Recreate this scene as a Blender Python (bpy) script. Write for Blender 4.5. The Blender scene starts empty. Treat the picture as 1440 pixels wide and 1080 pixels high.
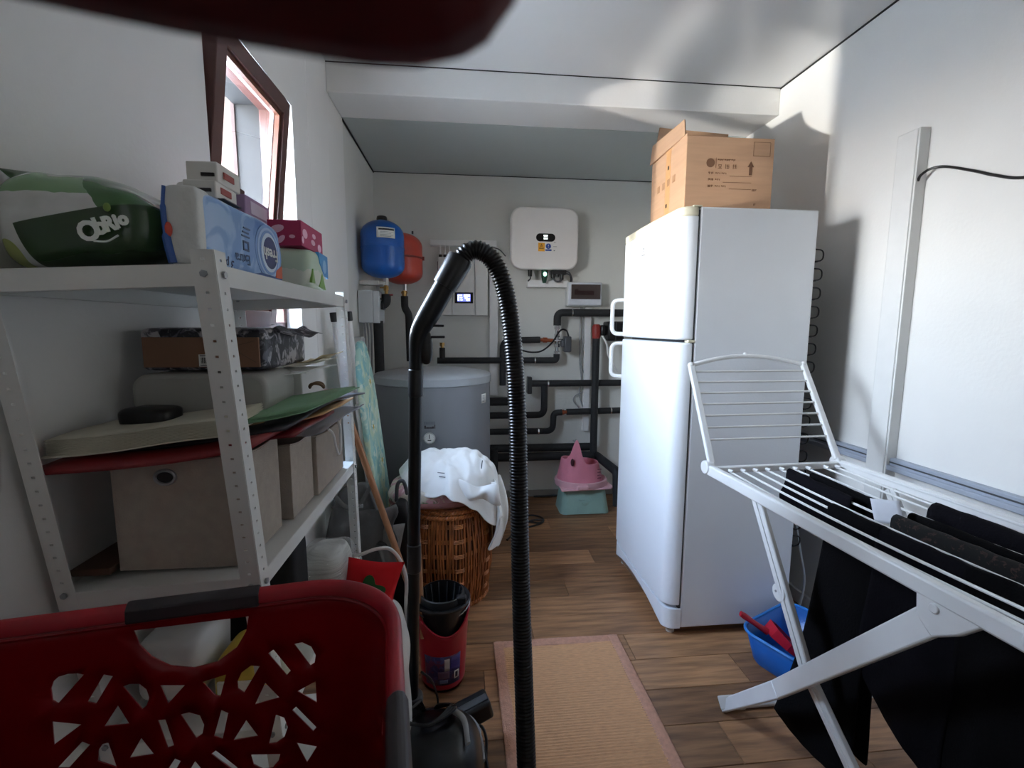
import bpy, bmesh, math, random
from mathutils import Vector, Matrix, noise, geometry
random.seed(7)
PI = math.pi
C = bpy.context.scene.collection
SC = bpy.context.scene

# ------------------------------------------------------------------ camera
cam = bpy.data.cameras.new('camera')
cam.sensor_width = 36.0
cam.lens = 16.4
cam.clip_start = 0.003
cam.dof.use_dof = True
cam.dof.focus_distance = 2.2
cam.dof.aperture_fstop = 22.0
cam_ob = bpy.data.objects.new('camera', cam)
C.objects.link(cam_ob)
cam_ob.matrix_world = Matrix(((0.9949655, 0.0077164, -0.0999206, 0.0),
                              (-0.1001208, 0.1204461, -0.9876581, 0.0),
                              (0.0044139, 0.9926899, 0.1206123, 1.256),
                              (0, 0, 0, 1)))
SC.camera = cam_ob

# ------------------------------------------------------------------ world: blue sky above, sunlit pale ground below
SKY = 56.0
w = bpy.data.worlds.new('sky')
SC.world = w
w.use_nodes = True
nt = w.node_tree
for n in list(nt.nodes):
    nt.nodes.remove(n)
tc = nt.nodes.new('ShaderNodeTexCoord')
sep = nt.nodes.new('ShaderNodeSeparateXYZ')
mr = nt.nodes.new('ShaderNodeMapRange')
mr.inputs['From Min'].default_value = -1
mr.inputs['From Max'].default_value = 1
ramp = nt.nodes.new('ShaderNodeValToRGB')
cr = ramp.color_ramp
cr.elements[0].position = 0.0
cr.elements[0].color = (0.70, 0.62, 0.54, 1)
cr.elements[1].position = 1.0
cr.elements[1].color = (0.37, 0.585, 1.0, 1)
for p, c in ((0.47, (0.80, 0.72, 0.64, 1)), (0.50, (0.95, 0.95, 0.95, 1)), (0.60, (0.78, 0.88, 1.0, 1))):
    e = cr.elements.new(p)
    e.color = c
bg = nt.nodes.new('ShaderNodeBackground')
bg.inputs['Strength'].default_value = SKY
ow = nt.nodes.new('ShaderNodeOutputWorld')
nt.links.new(tc.outputs['Generated'], sep.inputs[0])
nt.links.new(sep.outputs['Z'], mr.inputs['Value'])
nt.links.new(mr.outputs[0], ramp.inputs['Fac'])
nt.links.new(ramp.outputs['Color'], bg.inputs['Color'])
nt.links.new(bg.outputs[0], ow.inputs['Surface'])


def lamp(name, kind, loc, target, energy, color=(1, 1, 1), **kw):
    l = bpy.data.lights.new(name, kind)
    l.energy = energy
    l.color = color
    for k, v in kw.items():
        setattr(l, k, v)
    o = bpy.data.objects.new(name, l)
    C.objects.link(o)
    o.location = loc
    d = Vector(target) - Vector(loc)
    o.rotation_euler = d.to_track_quat('-Z', 'Y').to_euler()
    return o


# sampling portal in the window opening (helps the renderer find the sky, adds no light)
portal = lamp('window_portal', 'AREA', (-0.80, 1.525, 1.634), (0, 1.525, 1.634), 1, shape='RECTANGLE', size=0.80, size_y=0.60)
portal.rotation_euler = (PI / 2, 0, -PI / 2)
portal.data.cycles.is_portal = True
# sun thrown back into the room off bright ground outside, passing the window
lamp('sun_glint', 'SPOT', (-5.6, -0.14, 0.585), (1.53, 2.23, 2.12), 1900, (1.0, 0.95, 0.88), spot_size=math.radians(10), spot_blend=0.3, shadow_soft_size=0.09)
# added fill light from behind the camera
lamp('camera_side_fill', 'AREA', (0.55, -1.5, 1.5), (0.55, 0, 1.45), 1.4, (0.93, 0.96, 1.0), shape='RECTANGLE', size=1.0, size_y=1.7)

SC.view_settings.view_transform = 'Standard'
SC.view_settings.look = 'None'
SC.view_settings.exposure = 0.42
SC.view_settings.gamma = 1.0
SC.view_settings.use_curve_mapping = False
SC.cycles.max_bounces = 12
SC.cycles.diffuse_bounces = 6
SC.cycles.transparent_max_bounces = 16


# ------------------------------------------------------------------ materials
def s2l(c):
    c = c / 255.0
    return c / 12.92 if c <= 0.04045 else ((c + 0.055) / 1.055) ** 2.4


def S(r, g, b):
    return (s2l(r), s2l(g), s2l(b), 1.0)


def mat(name, col, rough=0.5, metal=0.0, var=0.06, scale=14.0, bump=0.0, bscale=60.0, spec=0.5, coat=0.0, sheen=0.0,
        col2=None, stretch=(1, 1, 1), trans=0.0, emit=None, emit_s=0.0, sss=0.0):
    m = bpy.data.materials.new(name)
    m.use_nodes = True
    t = m.node_tree
    b = t.nodes['Principled BSDF']
    b.inputs['Roughness'].default_value = rough
    b.inputs['Metallic'].default_value = metal
    b.inputs['Specular IOR Level'].default_value = spec
    b.inputs['Coat Weight'].default_value = coat
    b.inputs['Sheen Weight'].default_value = sheen
    b.inputs['Transmission Weight'].default_value = trans
    if sss:
        b.inputs['Subsurface Weight'].default_value = sss
        b.inputs['Subsurface Radius'].default_value = (0.02, 0.004, 0.003)
        b.inputs['Subsurface Scale'].default_value = 0.5
    if emit:
        b.inputs['Emission Color'].default_value = emit
        b.inputs['Emission Strength'].default_value = emit_s
    tcn = t.nodes.new('ShaderNodeTexCoord')
    mp = t.nodes.new('ShaderNodeMapping')
    mp.inputs['Scale'].default_value = stretch
    t.links.new(tcn.outputs['Object'], mp.inputs['Vector'])
    nz = t.nodes.new('ShaderNodeTexNoise')
    nz.inputs['Scale'].default_value = scale
    nz.inputs['Detail'].default_value = 5
    t.links.new(mp.outputs[0], nz.inputs['Vector'])
    rp = t.nodes.new('ShaderNodeValToRGB')
    a = [max(0, x * (1 - var)) for x in col[:3]] + [1]
    z = [min(1, x * (1 + var)) for x in col[:3]] + [1] if col2 is None else list(col2)
    rp.color_ramp.elements[0].position = 0.35
    rp.color_ramp.elements[1].position = 0.65
    rp.color_ramp.elements[0].color = a
    rp.color_ramp.elements[1].color = z
    t.links.new(nz.outputs['Fac'], rp.inputs['Fac'])
    t.links.new(rp.outputs['Color'], b.inputs['Base Color'])
    if bump:
        n2 = t.nodes.new('ShaderNodeTexNoise')
        n2.inputs['Scale'].default_value = bscale
        n2.inputs['Detail'].default_value = 4
        t.links.new(mp.outputs[0], n2.inputs['Vector'])
        bp = t.nodes.new('ShaderNodeBump')
        bp.inputs['Strength'].default_value = bump
        bp.inputs['Distance'].default_value = 0.01
        t.links.new(n2.outputs['Fac'], bp.inputs['Height'])
        t.links.new(bp.outputs[0], b.inputs['Normal'])
    return m


def clear_mat(name, tint=(1, 1, 1, 1), gloss=0.12, rough=0.05, haze=0.0, hazecol=(0.9, 0.9, 0.9, 1), bump=0.0, bscale=30):
    """thin clear sheet: transparent + glossy reflection (+ a little milky diffuse)"""
    m = bpy.data.materials.new(name)
    m.use_nodes = True
    t = m.node_tree
    t.nodes.remove(t.nodes['Principled BSDF'])
    out = t.nodes['Material Output']
    tr = t.nodes.new('ShaderNodeBsdfTransparent')
    tr.inputs['Color'].default_value = tint
    gl = t.nodes.new('ShaderNodeBsdfGlossy')
    gl.inputs['Roughness'].default_value = rough
    lw = t.nodes.new('ShaderNodeLayerWeight')
    lw.inputs['Blend'].default_value = 0.5
    pw = t.nodes.new('ShaderNodeMath')
    pw.operation = 'POWER'
    pw.inputs[1].default_value = 4.5
    t.links.new(lw.outputs['Facing'], pw.inputs[0])
    fr = t.nodes.new('ShaderNodeMath')
    fr.operation = 'MULTIPLY_ADD'
    fr.inputs[1].default_value = 0.9
    fr.inputs[2].default_value = gloss * 0.25
    t.links.new(pw.outputs[0], fr.inputs[0])
    mx = t.nodes.new('ShaderNodeMixShader')
    t.links.new(fr.outputs[0], mx.inputs['Fac'])
    t.links.new(tr.outputs[0], mx.inputs[1])
    t.links.new(gl.outputs[0], mx.inputs[2])
    last = mx
    if haze:
        df = t.nodes.new('ShaderNodeBsdfDiffuse')
        df.inputs['Color'].default_value = hazecol
        m2 = t.nodes.new('ShaderNodeMixShader')
        m2.inputs['Fac'].default_value = haze
        t.links.new(mx.outputs[0], m2.inputs[1])
        t.links.new(df.outputs[0], m2.inputs[2])
        last = m2
    if bump:
        nz = t.nodes.new('ShaderNodeTexNoise')
        nz.inputs['Scale'].default_value = bscale
        bp = t.nodes.new('ShaderNodeBump')
        bp.inputs['Strength'].default_value = bump
        bp.inputs['Distance'].default_value = 0.02
        t.links.new(nz.outputs['Fac'], bp.inputs['Height'])
        t.links.new(bp.outputs[0], gl.inputs['Normal'])
    t.links.new(last.outputs[0], out.inputs['Surface'])
    return m


def split_mat(name, bands, rough=0.45, axis=2, nscale=6.0, namp=0.0, spec=0.5, coat=0.0, bump=0.0):
    """printed film: hard colour bands along a generated axis, wobbling a little. bands = [(pos, colour)]"""
    m = bpy.data.materials.new(name)
    m.use_nodes = True
    t = m.node_tree
    b = t.nodes['Principled BSDF']
    b.inputs['Roughness'].default_value = rough
    b.inputs['Specular IOR Level'].default_value = spec
    b.inputs['Coat Weight'].default_value = coat
    tcn = t.nodes.new('ShaderNodeTexCoord')
    sp = t.nodes.new('ShaderNodeSeparateXYZ')
    t.links.new(tcn.outputs['Generated'], sp.inputs[0])
    nz = t.nodes.new('ShaderNodeTexNoise')
    nz.inputs['Scale'].default_value = nscale
    t.links.new(tcn.outputs['Generated'], nz.inputs['Vector'])
    ma = t.nodes.new('ShaderNodeMath')
    ma.operation = 'MULTIPLY_ADD'
    ma.inputs[1].default_value = namp
    t.links.new(nz.outputs['Fac'], ma.inputs[0])
    t.links.new(sp.outputs[axis], ma.inputs[2])
    rp = t.nodes.new('ShaderNodeValToRGB')
    rp.color_ramp.interpolation = 'CONSTANT'
    els = rp.color_ramp.elements
    els[0].position, els[0].color = bands[0]
    els[1].position, els[1].color = bands[1]
    for p, c in bands[2:]:
        e = els.new(p)
        e.color = c
    t.links.new(ma.outputs[0], rp.inputs['Fac'])
    t.links.new(rp.outputs['Color'], b.inputs['Base Color'])
    if bump:
        bp = t.nodes.new('ShaderNodeBump')
        bp.inputs['Strength'].default_value = bump
        bp.inputs['Distance'].default_value = 0.02
        n2 = t.nodes.new('ShaderNodeTexNoise')
        n2.inputs['Scale'].default_value = 9
        t.links.new(tcn.outputs['Generated'], n2.inputs['Vector'])
        t.links.new(n2.outputs['Fac'], bp.inputs['Height'])
        t.links.new(bp.outputs[0], b.inputs['Normal'])
    return m


def blotch_mat(name, base, spots, scale=20.0, rough=0.7, thr=0.5, kind='noise', bump=0.0):
    """printed cloth or paper: base colour with blotches of other colours. spots = [(threshold colour pairs)]"""
    m = bpy.data.materials.new(name)
    m.use_nodes = True
    t = m.node_tree
    b = t.nodes['Principled BSDF']
    b.inputs['Roughness'].default_value = rough
    tcn = t.nodes.new('ShaderNodeTexCoord')
    prev = None
    for i, (col, th, sc_) in enumerate(spots):
        nz = t.nodes.new('ShaderNodeTexNoise' if kind == 'noise' else 'ShaderNodeTexVoronoi')
        nz.inputs['Scale'].default_value = sc_
        mp = t.nodes.new('ShaderNodeMapping')
        mp.inputs['Location'].default_value = (i * 3.1, i * 1.7, i * 2.3)
        t.links.new(tcn.outputs['Object'], mp.inputs['Vector'])
        t.links.new(mp.outputs[0], nz.inputs['Vector'])
        st = t.nodes.new('ShaderNodeMapRange')
        st.inputs['From Min'].default_value = th - 0.03
        st.inputs['From Max'].default_value = th + 0.03
        if kind == 'noise':
            nz.inputs['Detail'].default_value = 3
            nz.inputs['Distortion'].default_value = 1.2
            t.links.new(nz.outputs['Fac'], st.inputs['Value'])
        else:
            t.links.new(nz.outputs['Distance'], st.inputs['Value'])
            st.inputs['To Min'].default_value = 1
            st.inputs['To Max'].default_value = 0
        mx = t.nodes.new('ShaderNodeMix')
        mx.data_type = 'RGBA'
        t.links.new(st.outputs[0], mx.inputs['Factor'])
        if prev is None:
            mx.inputs['A'].default_value = base
        else:
            t.links.new(prev.outputs['Result'], mx.inputs['A'])
        mx.inputs['B'].default_value = col
        prev = mx
    t.links.new(prev.outputs['Result'], b.inputs['Base Color'])
    return m


# ------------------------------------------------------------------ mesh builder
class MB:
    def __init__(self):
        self.v = []
        self.f = []

    def add(self, vs, fs):
        n = len(self.v)
        self.v += [Vector(p) for p in vs]
        self.f += [tuple(i + n for i in f) for f in fs]
        return self

    def box(self, x0, x1, y0, y1, z0, z1):
        vs = [(x, y, z) for x in (x0, x1) for y in (y0, y1) for z in (z0, z1)]
        return self.add(vs, [(0, 1, 3, 2), (4, 6, 7, 5), (0, 4, 5, 1), (2, 3, 7, 6), (0, 2, 6, 4), (1, 5, 7, 3)])

    def obox(self, c, hx, hy, hz, rz=0.0, R=None):
        R = R or Matrix.Rotation(rz, 3, 'Z')
        c = Vector(c)
        vs = [c + R @ Vector((x, y, z)) for x in (-hx, hx) for y in (-hy, hy) for z in (-hz, hz)]
        return self.add(vs, [(0, 1, 3, 2), (4, 6, 7, 5), (0, 4, 5, 1), (2, 3, 7, 6), (0, 2, 6, 4), (1, 5, 7, 3)])

    def bar(self, p0, p1, wd, ht, up=(0, 0, 1), w1=None, h1=None):
        p0, p1 = Vector(p0), Vector(p1)
        d = (p1 - p0).normalized()
        s = d.cross(Vector(up)).normalized()
        u = s.cross(d).normalized()
        w1 = wd if w1 is None else w1
        h1 = ht if h1 is None else h1
        vs = []
        for p, a, b in ((p0, wd, ht), (p1, w1, h1)):
            for i, j in ((-1, -1), (1, -1), (1, 1), (-1, 1)):
                vs.append(p + s * (i * a / 2) + u * (j * b / 2))
        return self.add(vs, [(0, 1, 2, 3)[::-1], (4, 5, 6, 7), (0, 1, 5, 4), (1, 2, 6, 5), (2, 3, 7, 6), (3, 0, 4, 7)])

    def tube(self, pts, r, n=10, caps=True, closed=False, flat=1.0):
        pts = [Vector(p) for p in pts]
        m = len(pts)
        rs = r if isinstance(r, (list, tuple)) else [r] * m
        tang = []
        for i in range(m):
            a = pts[i - 1] if (i or closed) else pts[0]
            b = pts[(i + 1) % m] if (i < m - 1 or closed) else pts[-1]
            tang.append((b - a).normalized())
        nrm = tang[0].orthogonal().normalized()
        base = len(self.v)
        for i in range(m):
            t = tang[i]
            nrm = (nrm - t * nrm.dot(t))
            if nrm.length < 1e-6:
                nrm = t.orthogonal()
            nrm.normalize()
            bn = t.cross(nrm)
            for k in range(n):
                a = 2 * PI * k / n
                self.v.append(pts[i] + (nrm * math.cos(a) + bn * math.sin(a) * flat) * rs[i])
        for i in range(m if closed else m - 1):
            j = (i + 1) % m
            for k in range(n):
                l = (k + 1) % n
                self.f.append((base + i * n + k, base + i * n + l, base + j * n + l, base + j * n + k))
        if caps and not closed:
            self.f.append(tuple(base + k for k in range(n))[::-1])
            self.f.append(tuple(base + (m - 1) * n + k for k in range(n)))
        return self

    def cyl(self, p0, p1, r, r1=None, n=16):
        return self.tube([p0, p1], [r, r if r1 is None else r1], n)

    def lathe(self, c, prof, n=32, sx=1.0, sy=1.0, closed=False, fn=None):
        base = len(self.v)
        c = Vector(c)
        m = len(prof)
        for i, (r, z) in enumerate(prof):
            for k in range(n):
                a = 2 * PI * k / n
                p = Vector((r * math.cos(a) * sx, r * math.sin(a) * sy, z))
                if fn:
                    p = fn(p, a, i)
                self.v.append(c + p)
        for i in range(m if closed else m - 1):
            j = (i + 1) % m
            for k in range(n):
                l = (k + 1) % n
                self.f.append((base + i * n + k, base + i * n + l, base + j * n + l, base + j * n + k))
        if not closed:
            if prof[0][0] > 1e-6:
                self.f.append(tuple(base + k for k in range(n))[::-1])
            if prof[-1][0] > 1e-6:
                self.f.append(tuple(base + (m - 1) * n + k for k in range(n)))
        return self

    def prism(self, poly, fn, w0, w1):
        n = len(poly)
        vs = [fn(u, v, w0) for u, v in poly] + [fn(u, v, w1) for u, v in poly]
        fs = [tuple(range(n))[::-1], tuple(range(n, 2 * n))]
        fs += [(i, (i + 1) % n, n + (i + 1) % n, n + i) for i in range(n)]
        return self.add(vs, fs)

    def grid(self, fn, nu, nv, cu=False):
        base = len(self.v)
        for j in range(nv + 1):
            for i in range(nu if cu else nu + 1):
                self.v.append(Vector(fn(i / nu, j / nv)))
        W = nu if cu else nu + 1
        for j in range(nv):
            for i in range(nu):
                i2 = (i + 1) % W
                self.f.append((base + j * W + i, base + j * W + i2, base + (j + 1) * W + i2, base + (j + 1) * W + i))
        return self

    def ball(self, c, rx, ry, rz, n=20, m=12, p=1.0, fn=None):
        """superellipsoid: p < 1 gets boxier"""
        def sg(a):
            return math.copysign(abs(a) ** p, a)
        prof = [(0, 0)]
        base = len(self.v)
        c = Vector(c)
        for j in range(m + 1):
            ph = -PI / 2 + PI * j / m
            for i in range(n):
                th = 2 * PI * i / n
                q = Vector((rx * sg(math.cos(ph)) * sg(math.cos(th)), ry * sg(math.cos(ph)) * sg(math.sin(th)), rz * sg(math.sin(ph))))
                if fn:
                    q = fn(q)
                self.v.append(c + q)
        for j in range(m):
            for i in range(n):
                k = (i + 1) % n
                self.f.append((base + j * n + i, base + j * n + k, base + (j + 1) * n + k, base + (j + 1) * n + i))
        return self


WL = {}
FR = [1.0, 0.0]      # uniform scale of a group about the camera position, with its height shift


def scale_about_camera(k=1.0, dz=0.0):
    FR[0], FR[1] = k, dz


def fr(p):
    p = Vector(p) * FR[0]
    p.z += FR[1]
    return p


def world_loc(o):
    return WL.get(o.name, Vector((0, 0, 0))) if o else Vector((0, 0, 0))


def tag(o, label=None, cat=None, group=None, kind=None):
    if label:
        o['label'] = label
    if cat:
        o['category'] = cat
    if group:
        o['group'] = group
    if kind:
        o['kind'] = kind
    return o


def place(o, parent, loc):
    C.objects.link(o)
    o.location = loc
    WL[o.name] = Vector(loc)
    if parent:
        o.parent = parent
        o.matrix_parent_inverse = Matrix.Translation(-world_loc(parent))
    return o


def thing(name, label, cat, loc, group=None, kind=None):
    o = bpy.data.objects.new(name, None)
    o.empty_display_size = 0.05
    place(o, None, fr(loc))
    return tag(o, label, cat, group, kind)


def obj(name, mb, m, parent=None, bevel=0.0, seg=2, smooth=40, solid=0.0, sub=0, offset=-1):
    me = bpy.data.meshes.new(name)
    vs = [fr(v) for v in mb.v]
    bevel, solid = bevel * FR[0], solid * FR[0]
    lo = Vector((min(v.x for v in vs), min(v.y for v in vs), min(v.z for v in vs)))
    hi = Vector((max(v.x for v in vs), max(v.y for v in vs), max(v.z for v in vs)))
    org = Vector(((lo.x + hi.x) / 2, (lo.y + hi.y) / 2, lo.z))
    me.from_pydata([v - org for v in vs], [], mb.f)
    me.validate()
    bm = bmesh.new()
    bm.from_mesh(me)
    bmesh.ops.remove_doubles(bm, verts=bm.verts, dist=1e-6)
    if not solid:
        bmesh.ops.recalc_face_normals(bm, faces=bm.faces)
    bm.to_mesh(me)
    bm.free()
    me.materials.append(m)
    o = bpy.data.objects.new(name, me)
    place(o, parent, org)
    if solid:
        md = o.modifiers.new('thickness', 'SOLIDIFY')
        md.thickness = solid
        md.offset = offset
    if sub:
        md = o.modifiers.new('smooth', 'SUBSURF')
        md.levels = md.render_levels = sub
    if bevel:
        md = o.modifiers.new('edge', 'BEVEL')
        md.width = bevel
        md.segments = seg
        md.limit_method = 'ANGLE'
        md.angle_limit = math.radians(35)
    if smooth:
        me.shade_smooth()
        me.set_sharp_from_angle(angle=math.radians(smooth))
    return o


def text(name, body, loc, right, up, size, m, parent, extrude=0.0004, shear=0.0, spacing=1.0, align='CENTER', offset=0.0):
    cu = bpy.data.curves.new(name, 'FONT')
    cu.body = body
    cu.size = size * FR[0]
    cu.extrude = extrude * FR[0]
    cu.align_x = align
    cu.align_y = 'CENTER'
    cu.shear = shear
    cu.space_character = spacing
    cu.offset = offset * FR[0]
    cu.resolution_u = 3
    tmp = bpy.data.objects.new('tmp', cu)
    C.objects.link(tmp)
    dg = bpy.context.evaluated_depsgraph_get()
    me = bpy.data.meshes.new_from_object(tmp.evaluated_get(dg))
    bpy.data.objects.remove(tmp)
    bpy.data.curves.remove(cu)
    me.materials.clear()
    me.materials.append(m)
    r = Vector(right).normalized()
    u = Vector(up)
    u = (u - r * u.dot(r)).normalized()
    nn = r.cross(u)
    R = Matrix((r, u, nn)).transposed().to_4x4()
    me.transform(R)
    me.name = name
    o = bpy.data.objects.new(name, me)
    return place(o, parent, fr(loc))


def smooth_path(pts, n=8):
    """Catmull-Rom through pts"""
    P = [Vector(p) for p in pts]
    P = [P[0] * 2 - P[1]] + P + [P[-1] * 2 - P[-2]]
    out = []
    for i in range(1, len(P) - 2):
        a, b, c, d = P[i - 1:i + 3]
        for k in range(n):
            t = k / n
            out.append(0.5 * ((2 * b) + (c - a) * t + (2 * a - 5 * b + 4 * c - d) * t * t + (3 * b - a - 3 * c + d) * t ** 3))
    out.append(P[-2])
    return out


def bend_path(pts, r=0.05, n=5):
    """polyline with rounded corners"""
    P = [Vector(p) for p in pts]
    out = [P[0]]
    for i in range(1, len(P) - 1):
        a, b, c = P[i - 1:i + 2]
        d1 = (a - b)
        d2 = (c - b)
        q = min(r, d1.length * 0.49, d2.length * 0.49)
        p1 = b + d1.normalized() * q
        p2 = b + d2.normalized() * q
        for k in range(n + 1):
            t = k / n
            out.append(p1.lerp(b, t).lerp(b.lerp(p2, t), t))
    out.append(P[-1])
    return out


def nz3(p, s=1.0):
    return noise.noise(Vector(p) * s)


# ------------------------------------------------------------------ shared materials
M = {}
M['wall'] = mat('white_paint', S(228, 227, 224), 0.75, var=0.02, scale=3, bump=0.06, bscale=90)
M['niche'] = mat('grey_paint', S(214, 214, 208), 0.75, var=0.02, scale=3, bump=0.06, bscale=90)
M['ceil'] = mat('stretch_ceiling', S(224, 224, 223), 0.16, var=0.01, scale=1.2, spec=0.6)
M['ceil2'] = mat('grey_ceiling', S(180, 187, 184), 0.25, var=0.02, scale=2, spec=0.4)
M['gap'] = mat('shadow_gap', S(40, 40, 40), 0.9)
M['trimw'] = mat('white_trim', S(222, 222, 220), 0.45, var=0.02)
M['brown'] = mat('brown_upvc', S(84, 50, 44), 0.4, var=0.12, scale=20, stretch=(1, 1, 0.1))
M['glass'] = clear_mat('window_glass', (0.97, 0.98, 0.98, 1), gloss=0.25, rough=0.0)
M['enamel'] = mat('fridge_enamel', S(240, 243, 247), 0.3, var=0.015, scale=4, spec=0.5, bump=0.03, bscale=120)
M['cream'] = mat('yellowed_plastic', S(226, 218, 192), 0.4, var=0.04, scale=20)
M['white'] = mat('white_plastic', S(226, 226, 224), 0.35, var=0.02)
M['offwhite'] = mat('offwhite_metal', S(206, 203, 196), 0.4, var=0.02)
M['shelf'] = mat('white_powdercoat', S(222, 222, 218), 0.45, var=0.03, scale=10)
M['black'] = mat('black_plastic', S(20, 20, 22), 0.35, var=0.15)
M['gloss_black'] = mat('gloss_black', S(9, 9, 11), 0.30, var=0.1, spec=0.35)
M['foam'] = mat('black_pipe_foam', S(33, 34, 36), 0.7, var=0.15, scale=40, bump=0.1, bscale=200)
M['dark'] = mat('dark_gap', S(22, 22, 24), 0.8)
M['copper'] = mat('copper', S(170, 95, 66), 0.35, metal=0.9, var=0.15, scale=30)
M['brass'] = mat('brass', S(170, 135, 82), 0.35, metal=0.9, var=0.12, scale=30)
M['chrome'] = mat('chrome', S(210, 210, 212), 0.2, metal=1.0, var=0.05)
M['steel'] = mat('galvanised', S(165, 168, 172), 0.4, metal=0.8, var=0.08)
M['grey'] = mat('grey_plastic', S(150, 152, 153), 0.5, var=0.04)
M['lightgrey'] = mat('light_grey_plastic', S(196, 199, 200), 0.45, var=0.03)
M['darkgrey'] = mat('dark_grey_plastic', S(70, 72, 76), 0.45, var=0.08)
M['card'] = mat('brown_cardboard', S(180, 143, 113), 0.85, var=0.05, scale=5, stretch=(1, 1, 12))
M['ink'] = mat('print_ink', S(112, 80, 58), 0.85, var=0.05)
M['darkink'] = mat('dark_ink', S(48, 42, 42), 0.8, var=0.05)
M['paper'] = mat('white_paper', S(230, 229, 224), 0.8, var=0.03)
M['redplastic'] = mat('red_plastic', S(128, 5, 15), 0.34, var=0.08, scale=9, spec=0.45)
M['bucket'] = mat('bucket_red', S(160, 18, 38), 0.3, var=0.06)
M['wicker'] = mat('wicker', S(152, 88, 42), 0.45, var=0.35, scale=18, stretch=(3, 3, 0.6))
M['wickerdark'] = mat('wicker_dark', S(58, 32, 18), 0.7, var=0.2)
M['beige'] = mat('beige_fabric', S(170, 158, 146), 0.9, var=0.05, scale=60, bump=0.2, bscale=500)
M['cotton'] = mat('white_cotton', S(232, 230, 225), 0.9, var=0.03, scale=6, bump=0.15, bscale=40, sheen=0.2)
M['blackcloth'] = mat('black_cloth', S(8, 7, 9), 0.95, var=0.2, scale=10, bump=0.2, bscale=200, spec=0.12)
M['greycloth'] = mat('grey_cloth', S(92, 92, 92), 0.9, var=0.12, scale=12, bump=0.2, bscale=80)
M['bluetank'] = mat('blue_enamel', S(22, 88, 168), 0.3, var=0.05, scale=5)
M['redtank'] = mat('red_enamel', S(190, 66, 48), 0.35, var=0.06, scale=5)
M['boiler'] = mat('boiler_grey', S(124, 126, 130), 0.5, var=0.03, scale=5)
M['boilerlid'] = mat('boiler_lid', S(160, 164, 167), 0.45, var=0.03)
M['basinblue'] = mat('blue_basin', S(18, 92, 170), 0.35, var=0.05)
M['pink'] = mat('pink_plastic', S(226, 140, 158), 0.4, var=0.04)
M['palepink'] = mat('pale_pink_plastic', S(232, 182, 190), 0.4, var=0.04)
M['mint'] = mat('mint_plastic', S(160, 196, 184), 0.4, var=0.05)
M['broom'] = mat('broom_wood', S(168, 118, 82), 0.55, var=0.12, scale=16, stretch=(1, 1, 0.15))
M['skin'] = mat('skin', S(74, 20, 22), 0.7, var=0.12, scale=60, sss=0.0, spec=0.15)  # fingertip's shade and red light through the flesh put into this dark colour
M['rug'] = mat('rug_peach', S(218, 164, 118), 0.95, var=0.1, scale=40, stretch=(1, 8, 1), bump=0.5, bscale=220)
M['rugedge'] = mat('rug_edge', S(196, 144, 118), 0.95, var=0.1, scale=60, bump=0.4, bscale=250)

# ------------------------------------------------------------------ the room
XW, XN, XR = -0.60, -0.60, 1.53       # left wall, pilaster and niche wall, right wall
YF, YB, YK = -1.6, 2.27, 3.34          # wall behind, beam face, back wall
ZC, ZN = 2.41, 2.285                   # ceiling, niche ceiling
OY0, OY1, OZ0, OZ1 = 1.234, 1.815, 1.244, 2.025      # window opening


def struct(name, mb, m, parent=None, **k):
    o = obj(name, mb, m, parent, **k)
    if parent is None:
        o['kind'] = 'structure'
    return o


floor = struct('floor', MB().box(-1.1, 1.9, YF, 3.7, -0.12, -0.006), mat('floor_base', S(60, 44, 34), 0.9), smooth=0)
plank_mats = []
for i, c in enumerate(((146, 103, 70), (118, 82, 55), (160, 115, 79), (132, 92, 62))):
    plank_mats.append(mat('laminate_%d' % i, S(*c), 0.42, var=0.30, scale=5, stretch=(0.8, 9, 1), bump=0.12, bscale=30,
                          col2=S(c[0] + 26, c[1] + 22, c[2] + 16)))
row = 0
y = 0.25
plank_mesh = {}
while y < YK - 0.02:
    x = -0.78 - (row * 0.37) % 0.95
    y1 = min(y + 0.148, YK)
    while x < XR:
        a, b = max(x, XW + 0.01), min(x + 0.95, XR - 0.004)
        if b - a > 0.03:
            obj('plank', MB().box(a + 0.0009, b - 0.0009, y + 0.0009, y1 - 0.0009, -0.008, 0.0), random.choice(plank_mats), floor,
                bevel=0.0012, seg=1, smooth=0)
        x += 0.95
    y += 0.148
    row += 1

wl = MB()
wl.box(-0.79, XW, YF, OY0, 0, ZC + 0.1).box(-0.79, XW, OY1, 2.545, 0, ZC + 0.1)
wl.box(-0.79, XW, OY0, OY1, 0, OZ0).box(-0.79, XW, OY0, OY1, OZ1, ZC + 0.1)
struct('wall_left', wl, M['wall'], smooth=0)
struct('wall_left_pilaster', MB().box(-0.62, XN + 0.0015, 1.985, 2.27, 0, ZC + 0.1), M['wall'], bevel=0.003, smooth=0)
struct('wall_left_niche', MB().box(-0.90, XN - 0.004, 2.545, YK, 0, ZN + 0.1), M['niche'], smooth=0)
struct('wall_back', MB().box(-1.12, 1.9, YK, YK + 0.2, 0, ZC + 0.1), M['niche'], smooth=0)
struct('wall_right', MB().box(XR, XR + 0.2, YF, YK, 0, ZC + 0.1), M['wall'], smooth=0)
struct('wall_front', MB().box(-1.12, 1.9, YF - 0.2, YF, 0, ZC + 0.1), M['wall'], smooth=0)
struct('ceiling', MB().box(-1.12, 1.9, YF, YB, ZC, ZC + 0.1), M['ceil'], smooth=0)
struct('beam', MB().box(XN, XR, YB, 2.53, ZN, ZC + 0.1), M['wall'], bevel=0.004, smooth=0)
struct('ceiling_niche', MB().box(XN, XR, 2.53, YK, ZN, ZN + 0.1), M['ceil2'], smooth=0)
gp = MB()
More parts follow.
